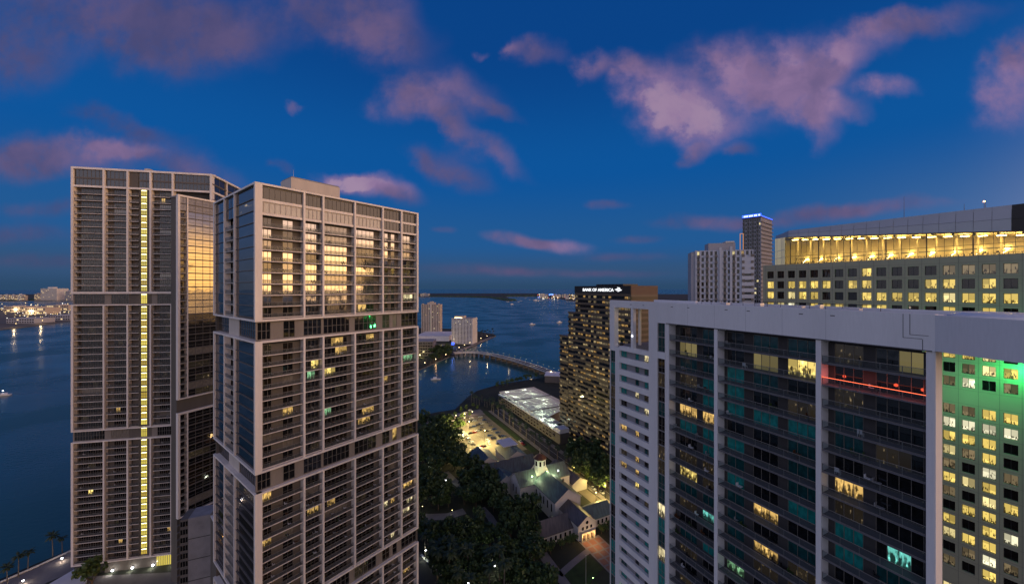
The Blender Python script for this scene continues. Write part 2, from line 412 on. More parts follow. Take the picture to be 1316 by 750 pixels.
# ------------------------------------------------------------------ world: dusk sky with clouds
def world():
    w = bpy.data.worlds.new('World'); SC.world = w; w.use_nodes = True
    nt = w.node_tree; nt.nodes.clear(); L = nt.links.new
    out = nd(nt, 'ShaderNodeOutputWorld'); bg = nd(nt, 'ShaderNodeBackground'); L(bg.outputs[0], out.inputs[0])
    tc = nd(nt, 'ShaderNodeTexCoord'); sep = nd(nt, 'ShaderNodeSeparateXYZ'); L(tc.outputs['Generated'], sep.inputs[0])
    def M(op, a, b=None, c=None, clamp=False):
        n = nd(nt, 'ShaderNodeMath', operation=op); n.use_clamp = clamp
        for k, q in enumerate((a, b, c)):
            if q is None: continue
            if isinstance(q, (int, float)): n.inputs[k].default_value = q
            else: L(q, n.inputs[k])
        return n.outputs[0]
    def MR(v, a, b, c, d, smooth=True):
        n = nd(nt, 'ShaderNodeMapRange', interpolation_type='SMOOTHSTEP' if smooth else 'LINEAR')
        L(v, n.inputs[0])
        for k, q in enumerate((a, b, c, d)): n.inputs[k+1].default_value = q
        return n.outputs[0]
    def MIX(f, a, b):
        n = nd(nt, 'ShaderNodeMix', data_type='RGBA'); n.clamp_factor = True
        for k, q in ((0, f), (6, a), (7, b)):
            if isinstance(q, tuple): n.inputs[k].default_value = (*q, 1)
            elif isinstance(q, (int, float)): n.inputs[k].default_value = q
            else: L(q, n.inputs[k])
        return n.outputs[2]
    def ADD(a, col, f):
        s = nd(nt, 'ShaderNodeVectorMath', operation='SCALE'); s.inputs[0].default_value = col; L(f, s.inputs['Scale'])
        n = nd(nt, 'ShaderNodeVectorMath', operation='ADD'); L(a, n.inputs[0]); L(s.outputs[0], n.inputs[1]); return n.outputs[0]
    X, Y, Z = sep.outputs
    # physical twilight sky as the base
    sky = nd(nt, 'ShaderNodeTexSky', sky_type='NISHITA'); sky.sun_disc = False
    sky.sun_elevation = R(SUN_EL); sky.sun_rotation = R(SUN_ROT); sky.ozone_density = 6.0; sky.air_density = 1.0; sky.dust_density = 1.0
    sk = nd(nt, 'ShaderNodeVectorMath', operation='SCALE'); L(sky.outputs[0], sk.inputs[0]); sk.inputs['Scale'].default_value = 0.008
    # blue hour gradient on elevation
    el = M('MAXIMUM', Z, 0.0)
    r = nd(nt, 'ShaderNodeValToRGB'); L(el, r.inputs[0])
    cr = r.color_ramp; cr.interpolation = 'EASE'
    stops = [(0.0, (.024, .066, .140)), (.035, (.032, .082, .185)), (.12, (.016, .096, .280)), (.30, (.004, .086, .315)), (.55, (.003, .054, .235)), (1.0, (.001, .030, .150))]
    while len(cr.elements) < len(stops): cr.elements.new(.5)
    for e, (p, c) in zip(cr.elements, stops): e.position = p; e.color = (*c, 1)
    base = nd(nt, 'ShaderNodeVectorMath', operation='ADD'); L(r.outputs[0], base.inputs[0]); L(sk.outputs[0], base.inputs[1]); base = base.outputs[0]
    # the west (right and behind): the after-sunset glow; azimuth factor
    west = nd(nt, 'ShaderNodeVectorMath', operation='DOT_PRODUCT'); L(tc.outputs['Generated'], west.inputs[0]); west.inputs[1].default_value = (.93, -.37, 0)
    wd = west.outputs['Value']
    low = MR(Z, 0.0, .30, 1, 0); vlow = MR(Z, .02, .17, 1, 0)
    base = ADD(base, (.16, .15, .17), M('MULTIPLY', MR(wd, .15, .95, 0, 1), low))
    base = ADD(base, (4.3, 2.05, .08), M('MULTIPLY', MR(wd, .70, .95, 0, 1), MR(Z, .05, .15, 1, 0)))
    base = ADD(base, (.34, .19, .11), M('MULTIPLY', MR(wd, .60, .95, 0, 1), MR(Z, .08, .34, 1, 0)))
    base = ADD(base, (.45, .28, .22), M('MULTIPLY', MR(wd, .45, .95, 0, 1), MR(Z, .0, .62, 1, 0)))
    base = ADD(base, (1.5, .98, .72), M('MULTIPLY', MR(wd, .58, .95, 0, 1), M('MULTIPLY', MR(Z, .18, .42, 0, 1), MR(Z, .5, .9, 1, 0))))
    # behind the camera: pale lavender dusk
    base = ADD(base, (.60, .48, .41), M('MULTIPLY', M('MULTIPLY', MR(Y, -.05, -.75, 0, 1), MR(Z, -.1, .9, 1, .25)), MR(wd, .6, .9, 1, 0)))
    lf_ = nd(nt, 'ShaderNodeVectorMath', operation='DOT_PRODUCT'); L(tc.outputs['Generated'], lf_.inputs[0]); lf_.inputs[1].default_value = (-.8, -.6, 0)
    base = ADD(base, (.38, .36, .39), M('MULTIPLY', MR(lf_.outputs['Value'], .34, .9, 0, 1), MR(Z, -.1, .9, 1, .3)))
    # clouds ahead, laid on the tangent plane of the eastern sky (units: 100 photo pixels)
    Yc = M('MAXIMUM', Y, .02)
    gx = M('DIVIDE', X, Yc); gy = M('DIVIDE', Z, Yc)
    cx = M('MULTIPLY_ADD', gx, F/100, HX/100); cy = M('MULTIPLY_ADD', gy, -F/100, HY/100)
    cb = nd(nt, 'ShaderNodeCombineXYZ'); L(cx, cb.inputs[0]); L(cy, cb.inputs[1])
    wn = nd(nt, 'ShaderNodeTexNoise'); L(cb.outputs[0], wn.inputs[0]); wn.inputs['Scale'].default_value = 1.5; wn.inputs['Detail'].default_value = 6; wn.inputs['Roughness'].default_value = .52
    ws = nd(nt, 'ShaderNodeVectorMath', operation='SUBTRACT'); L(wn.outputs['Color'], ws.inputs[0]); ws.inputs[1].default_value = (.5, .5, .5)
    wm = nd(nt, 'ShaderNodeVectorMath', operation='MULTIPLY'); L(ws.outputs[0], wm.inputs[0])
    # warp less near the horizon
    wsc = MR(cy, 3.3, 1.6, .18, 1.0); wc = nd(nt, 'ShaderNodeCombineXYZ'); L(M('MULTIPLY', wsc, .95), wc.inputs[0]); L(M('MULTIPLY', wsc, .6), wc.inputs[1]); L(wc.outputs[0], wm.inputs[1])
    wp = nd(nt, 'ShaderNodeVectorMath', operation='ADD'); L(cb.outputs[0], wp.inputs[0]); L(wm.outputs[0], wp.inputs[1])
    D = None; K = None
    for (x, y, rx, ry, rot, s, pk) in CLOUDS:
        mp = nd(nt, 'ShaderNodeMapping', vector_type='TEXTURE'); L(wp.outputs[0], mp.inputs[0])
        mp.inputs['Location'].default_value = (x/100, y/100, 0); mp.inputs['Rotation'].default_value = (0, 0, R(rot)); mp.inputs['Scale'].default_value = (rx/100, ry/100, 1)
        ln = nd(nt, 'ShaderNodeVectorMath', operation='LENGTH'); L(mp.outputs[0], ln.inputs[0])
        g = MR(ln.outputs['Value'], 1.75, .15, 0, 1)
        D = M('MULTIPLY_ADD', g, s, D if D is not None else 0.0)
        K = M('MULTIPLY_ADD', g, s*pk, K if K is not None else 0.0)
    fb = nd(nt, 'ShaderNodeTexNoise'); L(cb.outputs[0], fb.inputs[0]); fb.inputs['Scale'].default_value = 3.0; fb.inputs['Detail'].default_value = 8; fb.inputs['Roughness'].default_value = .6
    dens = M('MULTIPLY', D, MR(fb.outputs[0], .3, .7, .58, 1.22, False))
    alpha = MR(dens, .06, 1.6, 0, .84)
    alpha = M('MULTIPLY', alpha, M('GREATER_THAN', Y, .03))
    pink = M('DIVIDE', K, M('MAXIMUM', D, .01))
    f2 = nd(nt, 'ShaderNodeTexNoise'); L(wp.outputs[0], f2.inputs[0]); f2.inputs['Scale'].default_value = 1.1; f2.inputs['Detail'].default_value = 4
    pk2 = M('MULTIPLY', pink, MR(f2.outputs[0], .33, .66, .55, 1.3))
    ccol = MIX(pk2, (.050, .054, .140), (.31, .185, .325))
    rim = MR(M('MULTIPLY', pk2, MR(dens, .5, 1.3, 0, 1)), .85, 1.5, 0, .5)
    ccol = MIX(rim, ccol, (.52, .36, .44))
    base = MIX(alpha, base, ccol)
    # below the horizon: dark ground tone
    base = MIX(MR(Z, -.004, -.03, 0, 1), base, (.012, .016, .022))
    L(base, bg.inputs[0]); bg.inputs[1].default_value = 1.0
    w.cycles.sampling_method = 'MANUAL'; w.cycles.sample_map_resolution = 512
CLOUDS = [  # x, y, rx, ry, turn, amount, pinkness
 (110, 12, 210, 62, 4, 1.1, .22), (215, 55, 80, 42, 20, .8, .18), (300, 40, 60, 34, 25, .8, .25), (22, 85, 52, 36, 5, 1, .15),
 (430, 10, 80, 48, 12, 1, .30), (505, 50, 58, 46, 35, 1, .36), (528, 128, 50, 24, -5, 1, .55), (590, 122, 52, 28, 5, 1, .6), (642, 140, 26, 12, 30, .7, .4),
 (580, 162, 14, 20, -20, .8, .5), (625, 196, 58, 15, 28, 1, .45), (560, 205, 44, 15, 15, 1, .25), (600, 232, 40, 12, 12, .9, .2),
 (165, 162, 72, 15, 14, 1, .12), (80, 200, 105, 24, 3, 1.1, .42), (150, 192, 44, 12, 6, .9, .9), (30, 215, 60, 20, 0, .9, .25), (250, 216, 66, 20, 20, 1, .36),
 (357, 212, 16, 9, 30, .7, .3), (440, 232, 34, 10, 0, 1.2, 1.1), (480, 236, 44, 14, 5, 1.3, 1.15), (520, 250, 28, 14, 10, .9, .45), (385, 145, 12, 7, 20, .8, .5),
 (620, 70, 10, 7, 0, .8, .6), (655, 62, 10, 8, 0, .6, .6),
 (692, 66, 36, 17, 8, 1.1, .55), (757, 86, 16, 20, 0, 1, .6), (805, 84, 36, 15, 5, .9, .6),
 (850, 120, 62, 34, 30, 1.1, .95), (900, 152, 84, 30, 0, 1.2, 1.05), (940, 80, 70, 34, 0, 1.1, .85), (1000, 105, 60, 26, 10, .9, .6), (1045, 88, 50, 46, 0, 1.2, 1.15),
 (1010, 135, 60, 18, 15, .7, .5), (1050, 160, 24, 30, 10, .9, .8), (1105, 60, 80, 24, -28, 1.0, .7), (1190, 24, 90, 18, -8, .9, .45), (1145, 116, 34, 15, 0, 1.1, .8),
 (1090, 138, 28, 12, 10, .9, .7), (895, 196, 26, 10, -30, 1.0, .4), (955, 194, 24, 9, 0, .9, .35), (1300, 118, 52, 50, 0, 1.1, .9), (1316, 70, 40, 24, 0, .9, .6),
 (780, 264, 26, 6, 2, .9, .25), (655, 307, 34, 8, 10, 1.2, .95), (728, 316, 32, 8, 2, 1.2, .9), (690, 312, 20, 6, 0, 1, .6),
 (890, 286, 50, 10, 0, 1.0, .35), (960, 290, 50, 9, 0, 1.0, .3), (1130, 264, 90, 10, -2, 1.1, .4), (1050, 276, 60, 11, -4, 1.0, .3), (820, 308, 30, 6, 0, .9, .2), (800, 330, 60, 6, 0, .8, .2),
 (570, 295, 14, 5, 0, .8, .3), (610, 346, 70, 8, 0, .8, .3), (700, 350, 80, 6, 0, .7, .25), (60, 268, 70, 12, 0, .9, .2), (20, 300, 70, 14, 0, .9, .18), (50, 335, 80, 10, 0, .8, .15), (800, 352, 60, 5, 0, .7, .15),
]
SUN_EL, SUN_ROT = 3.0, 110.0
world()
sun = bpy.data.lights.new('sun', 'SUN'); sun.energy = 1.0; sun.angle = R(40); sun.color = (1.0, .62, .36)
so = bpy.data.objects.new('sun', sun); COL.objects.link(so)
# travels from the west-south-west, low: direction of travel (-.93,.34,-.12)
so.rotation_euler = Vector((-.93, .34, -.14)).to_track_quat('-Z', 'Y').to_euler()

cam = bpy.data.cameras.new('camera'); co = bpy.data.objects.new('camera', cam); COL.objects.link(co)
co.location = (0, 0, EYE); co.rotation_euler = (R(90), 0, 0)
cam.sensor_width = 36; cam.lens = F/1316*36; cam.shift_y = -(375-HY)/1316; cam.clip_end = 90000; cam.clip_start = .5
SC.camera = co
vs = SC.view_settings; vs.view_transform = 'Standard'; vs.look = 'None'; vs.gamma = 1; vs.exposure = 0; vs.use_curve_mapping = False
SC.render.engine = 'CYCLES'
cy = SC.cycles; cy.use_denoising = True
try: cy.denoiser = 'OPENIMAGEDENOISE'
except Exception: pass
cy.max_bounces = 6; cy.diffuse_bounces = 2; cy.glossy_bounces = 3; cy.transparent_max_bounces = 8; cy.sample_clamp_indirect = 4; cy.caustics_reflective = False; cy.caustics_refractive = False
# ------------------------------------------------------------------ facade helpers
def posts(m, fc, u0, u1, n, z0, z1, step, r, mat):
    k = max(1, round((u1-u0)/step))
    for i in range(k+1):
        u = u0 + (u1-u0)*i/k
        m.box(fc, u-r, u+r, n-r, n+r, z0, z1, mat)
def window(fc, u0, u1, n, z0, z1, panes, glass, frame='mullion', rows=(), fw=.06, d=.07, split=None):
    """closure building one window: frame bars, glass panes (each pane its own colour from glass or a callable)"""
    picks = [glass() if callable(glass) else glass for _ in range(panes)] if split else None
    g0 = glass() if callable(glass) else glass
    if not picks and panes >= 4 and g0.startswith('lit') and g0 != 'lit_stair' and 'gold' not in g0:
        w_ = RND.randint(2, 3); s_ = RND.randint(0, panes-w_)
        picks = [g0 if s_ <= i < s_+w_ else 'glass_dark' for i in range(panes)]
    def fn(m):
        w = (u1-u0)/panes
        for i in range(panes):
            m.pane(fc, u0+w*i, u0+w*(i+1), n, z0, z1, picks[i] if picks else g0)
        m.box(fc, u0, u1, n, n+d, z0, z0+fw, frame); m.box(fc, u0, u1, n, n+d, z1-fw, z1, frame)
        for i in range(panes+1):
            c = u0+w*i; a = max(u0, c-fw/2) if i else u0; b = min(u1, c+fw/2) if i < panes else u1
            if i == 0: b = u0+fw
            if i == panes: a = u1-fw
            m.box(fc, a, b, n, n+d, z0+fw, z1-fw, frame)
        for rz in rows:
            zz = z0+(z1-z0)*rz
            m.box(fc, u0+fw, u1-fw, n+.005, n+d-.012, zz-fw*.4, zz+fw*.4, frame)
    x, y, z = fc.p((u0+u1)/2, n, (z0+z1)/2)
    return ((x, y, z), (u1-u0)*(z1-z0), fn)
def balcony(fc, u0, u1, depth, z, slab, rail='rail_metal', glass='rail_glass', rh=1.05, step=1.9, bar=.035, slabt=.19, clutter=0.0, lamp=None):
    cl = []
    if RND.random() < clutter:
        for _ in range(RND.randint(1, 3)):
            a = RND.uniform(u0+.5, u1-1.0); cl.append((a, RND.uniform(.5, .9), RND.uniform(.45, .8), RND.choice(['metal_dark', 'metal_light', 'boat_white', 'door_wood', 'leaf_dark'])))
    def fn(m):
        m.box(fc, u0, u1, -depth, -.03, z-slabt, z, slab)
        if slab == 'slab_grey': m.box(fc, u0, u1, -.03, .05, z-slabt-.01, z+.01, 'edge_white')
        m.box(fc, u0, u1, -.07, -.02, z+rh-.05, z+rh, lamp or rail)
        m.box(fc, u0, u1, -.065, -.025, z+.06, z+.11, rail)
        posts(m, fc, u0+.03, u1-.03, -.10, z, z+rh-.051, step, bar, rail)
        m.quad(fc.p(u0, -.045, z+.11), fc.p(u1, -.045, z+.11), fc.p(u1, -.045, z+rh-.05), fc.p(u0, -.045, z+rh-.05), glass)
        for a, w, h, cm in cl:   # low table or planter kept inside the balcony
            m.box(fc, a, a+w, -depth+.35, -depth+.35+w*.7, z+h-.06, z+h, cm)
            m.box(fc, a, a+.06, -depth+.35, -depth+.35+w*.7, z+h+.001, z+h+.42, cm)
            m.box(fc, a+w*.4, a+w*.6, -depth+.35+w*.25, -depth+.35+w*.45, z+.002, z+h-.06, 'metal_dark')
    x, y, zz = fc.p((u0+u1)/2, 0, z+.5)
    return ((x, y, zz), (u1-u0)*1.3, fn)
def chair_bm(m, fc, u, n, z, s=1.0, mat='metal_light'): pass

def pick(*ws):
    names = [w[0] for w in ws]; wt = [w[1] for w in ws]
    return lambda: RND.choices(names, wt)[0]

def res_bay(wins, bals, wall, fc, u0, u1, z0, z1, layout, depth, glass, wallmat, clutter=.25, override=None, railopt=None):
    """one storey of one bay: balcony, back wall with windows; layout = [(f0, f1, panes)]"""
    W = u1-u0; nb = -depth; h = z1-z0
    bals.append(balcony(fc, u0, u1, depth, z0, 'slab_grey' if wallmat != 'condo_wall' else 'condo_slab', clutter=clutter, **(railopt or {})))
    top = z1-.24
    prev = 0
    for i, (f0, f1, p) in enumerate(layout):
        if f0 > prev: wall.box(fc, u0+W*prev, u0+W*f0, nb-.3, nb, z0, top, wallmat)
        prev = f1
        g = override.get(i) if override and i in override else glass
        hd = .12
        wall.box(fc, u0+W*f0, u0+W*f1, nb-.3, nb, top-hd, top, wallmat)
        wins.append(window(fc, u0+W*f0, u0+W*f1, nb-.12, z0+.02, top-hd, p, g, rows=(.30,) if wallmat != 'condo_wall' else (), fw=.09 if wallmat != 'condo_wall' else .06, frame='mullion'))
    if prev < 1: wall.box(fc, u0+W*prev, u1, nb-.3, nb, z0, top, wallmat)

def gap_bay(wins, wall, fc, u0, u1, z0, z1, layout, glass, wallmat, rec=.6):
    wallmat = 'gap_wall'
    W = u1-u0; prev = 0
    for f0, f1, p in layout:
        if f0 > prev: wall.box(fc, u0+W*prev, u0+W*f0, -rec-.3, -rec, z0, z1, wallmat)
        prev = f1
        wins.append(window(fc, u0+W*f0, u0+W*f1, -rec-.12, z0+.25, z1-.25, p, glass, rows=(.5,), fw=.12))
        wall.box(fc, u0+W*f0, u0+W*f1, -rec-.3, -rec, z0, z0+.25, wallmat); wall.box(fc, u0+W*f0, u0+W*f1, -rec-.3, -rec, z1-.25, z1, wallmat)
    if prev < 1: wall.box(fc, u0+W*prev, u1, -rec-.3, -rec, z0, z1, wallmat)

def frame_ring(m, fc, us, z0, z1, w=.68, hw=.5, out=.45, depth=1.6, mat='frame_white'):
    """the projecting white frame of one tier: fins at us, beams at top and bottom"""
    m.box(fc, us[0], us[-1], -depth, out, z1-hw, z1, mat)
    m.box(fc, us[0], us[-1], -depth, out, z0, z0+hw, mat)
    for i, u in enumerate(us):
        ww = w if i in (0, len(us)-1) else w*.75
        a = u if i == 0 else (u-ww if i == len(us)-1 else u-ww/2)
        m.box(fc, a, a+ww, -depth, out-.003, z0+hw, z1-hw, mat)

warmish = pick(('glass_dark', 60), ('glass_brown', 14), ('glass_curtain', 6), ('lit_dim', 7), ('lit_warm', 2.2), ('lit_cream', 1))

# ================================================================== middle tower (white frames, warm west face)
def tower_two():
    CX, CY = -65.0, 94.0
    root = thing('apartment_tower', (CX, CY, 0), 'pale-framed apartment tower with a plain box penthouse on its roof', 'tower')
    fr = Face(CX, CY, .621, .784); LEN = 50.0
    lf_len = 37.0
    lf = Face(CX-.784*lf_len, CY+.621*lf_len, .784, -.621)
    zz = lambda y: EYE-(y-HY)*.1979
    tiers = [(zz(413.5), zz(234)), (zz(609.5), zz(438.7)), (zz(806), zz(634)), (2.0, zz(830))]
    us = [0] + [fr.u(p) for p in (390.5, 415, 455.7, 491.5, 515.6)] + [LEN]
    lays = [[(.03, .30, 3), (.56, .82, 2)], [(.03, .97, 4)], [(.04, .86, 6)], [(.03, .80, 5)], [(.04, .42, 2), (.58, .82, 1)], [(.06, .97, 4)]]
    ul = [0, lf.u(290), lf.u(303), lf_len]
    wins, bals, cw = [], [], []
    wall = MB(); frame = MB(); core = MB()
    core_pts = lambda i: [fr.p(i, -i, 0)[:2], fr.p(LEN-i, -i, 0)[:2], fr.p(LEN-i, -(lf_len-i), 0)[:2], fr.p(i, -(lf_len-i), 0)[:2]]
    core.prism(core_pts(1.95), 0, tiers[0][1]-1.0, 'core_dark')
    special = {(0, 1): {0: 'glass_gold'}, }
    tierfloors = []
    for ti, (z0, z1) in enumerate(tiers):
        body_top = z1-.9
        if ti == 0:
            z_s1, z_s2 = zz(255.6), zz(273.5)
            # screen storey and louvre storey
            for b in range(6):
                a, c = us[b]+.4, us[b+1]-.4; k = max(3, round((c-a)/1.25))
                wins.append(window(fr, a, c, -.35, z_s1+.35, z1-.9, k, 'glass_black', fw=.10, d=.1))
                wall.box(fr, a, c, -.9, 0, z_s1-.35, z_s1+.35, 'frame_white')
                if b < 4: wins.append(window(fr, a, c, -.35, z_s2+.3, z_s1-.35, k, 'glass_curtain', fw=.20, d=.12, frame='beige_light'))
                else: wins.append(window(fr, a, c, -.35, z_s2+.3, z_s1-.35, k, 'glass_dark', fw=.1, d=.1))
                wall.box(fr, a, c, -.9, .1, z_s2-.3, z_s2+.3, 'frame_white')
            body_top = z_s2-.3
        nf = max(1, round((body_top-z0-.9)/3.02)); fh = (body_top-z0-.9)/nf
        for k in range(nf):
            a = z0+.9+k*fh
            for b in range(6):
                u0, u1 = us[b]+(.9 if b == 0 else .34), us[b+1]-(.9 if b == 5 else .34)
                g = warmish
                ov = None
                fromtop = nf-1-k
                if ti == 0 and fromtop < 8:
                    g = pick(('glass_gold', 88), ('glass_dark', 6), ('lit_dim', 5), ('glass_curtain', 8))
                    if (b, fromtop) in ((2, 0), (2, 1)): ov = {0: 'glass_curtain'}
                if (ti, fromtop, b) in {(0, 8, 3), (1, 0, 2), (1, 1, 2), (1, 0, 3), (1, 2, 1), (1, 3, 2), (1, 9, 3), (1, 8, 3), (2, 3, 2), (2, 0, 0), (2, 4, 0)}: ov = {0: RND.choice(['lit_warm', 'lit_yellow', 'lit_warm'])}
                if (ti, fromtop, b) in {(1, 3, 1), (1, 7, 2), (1, 3, 5)}: ov = {0: 'lit_green'}
                if (ti, fromtop, b) in {(2, 6, 4), (2, 7, 5), (2, 8, 5), (0, 7, 5)}: ov = {0: 'lit_cream'}
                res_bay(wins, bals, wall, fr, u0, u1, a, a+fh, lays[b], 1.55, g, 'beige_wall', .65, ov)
        # gap storey under this tier
        if ti < 3:
            g0, g1 = tiers[ti+1][1], z0
            for b in range(6):
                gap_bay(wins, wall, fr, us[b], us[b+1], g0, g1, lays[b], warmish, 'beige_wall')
            for (a, b_) in ((ul[0], ul[1]), (ul[2], ul[3]-.9)):
                cw.append(window(lf, a+.05, b_, -1.0, g0+.1, g1-.1, max(3, round((b_-a)/1.6)), 'glass_dark', rows=(.5,), fw=.12))
            wall.box(lf, ul[1], ul[2], -1.5, -.8, g0, g1, 'beige_light')
        frame_ring(frame, fr, us, z0, z1, out=.45)
        frame_ring(frame, lf, [ul[0], ul[1], ul[2], ul[3]+.45], z0, z1, w=.9, out=.45, depth=1.2)
        # north-west face: two curtain-wall strips and a recessed wall with small balconies
        t_top = z1-.9
        nfl = max(1, round((t_top-z0-.9)/3.02)); fhl = (t_top-z0-.9)/nfl
        for k in range(nfl):
            a = z0+.9+k*fhl
            for (c, d) in ((ul[0]+.9, ul[1]-.34), (ul[2]+.34, ul[3]-.5)):
                g = pick(('glass_blue', 12), ('glass_dark', 3), ('lit_dim', .8))
                cw.append(window(lf, c, d, -.12, a+.12, a+fhl-.06, 1, g, fw=.05, d=.05))
                wall.box(lf, c, d, -.6, .12, a-.06, a+.12, 'slab_grey')
            if not (ti == 0 and k >= nfl-2):
                bals.append(balcony(lf.off(n=.25), ul[1]+.4, ul[2]-.4, 1.6, a, 'beige_light', step=1.2))
                cw.append(window(lf, ul[1]+1.0, ul[1]+2.6, -1.52, a+.05, a+2.3, 1, 'glass_dark'))
                wall.box(lf, ul[1]+.34, ul[2]-.34, -1.9, -1.6, a, a+fhl, 'beige_light')
            else:
                cw.append(window(lf, ul[1]+.4, ul[2]-.4, -.12, a+.12, a+fhl-.06, 2, 'glass_blue'))
    wall.build('wall', root); frame.build('frame', root); core.build('core', root)
    emit(root, 'window', wins+cw); emit(root, 'balcony', bals)
    # blank rear faces
    back = MB(); zt = tiers[0][1]
    rf = fr.turned(LEN); back.box(rf, .2, lf_len, -.5, 0, 0, zt-.4, 'beige_wall')
    bf = rf.turned(lf_len); back.box(bf, .2, LEN-.2, -.5, 0, 0, zt-.4, 'beige_wall')
    back.build('rear_wall', root)
    rfm = MB(); rfm.prism(core_pts(.5), zt-.95, zt-.55, 'roof_grey'); 
    ro = rfm.build('roof', root)
    ph = MB(); ph.box(fr, 10, 24, -12.5, -5, zt-.55, EYE+31.4, 'beige_light'); ph.box(fr, 10.2, 23.8, -12.3, -5.2, EYE+31.4, EYE+31.8, 'roof_grey')
    ph.build('penthouse', ro)
    sc_ = MB()
    sf = fr.off(28, -8); SH = EYE+29.0
    sc_.box(sf, 0, 19, -6, -.3, zt-.5, SH-1, 'core_dark')
    for z in (zt-.3, zt+1.6, SH-.7): sc_.box(sf, 0, 19, -.3, .2, z, z+.35, 'frame_white')
    for i in range(20): sc_.box(sf, i-.06, i+.06, -.2, .1, zt, SH-.7, 'mullion')
    sc_.box(sf, 19, 19.6, -6, .2, zt-.5, SH-.35, 'frame_white')
    sc_.build('plant_screen', ro)
    b = MB()
    for i in range(30):
        u = 1+i*1.65; b.tube(fr.p(u, -.2, zt), fr.p(u, -.2, zt+.35), .05, .05, 'metal_dark', 5)
    b.tube(fr.p(11, -6, EYE+31.8), fr.p(11, -6, EYE+34), .05, .03, 'metal_light', 5)
    b.build('railing', ro)
tower_two()

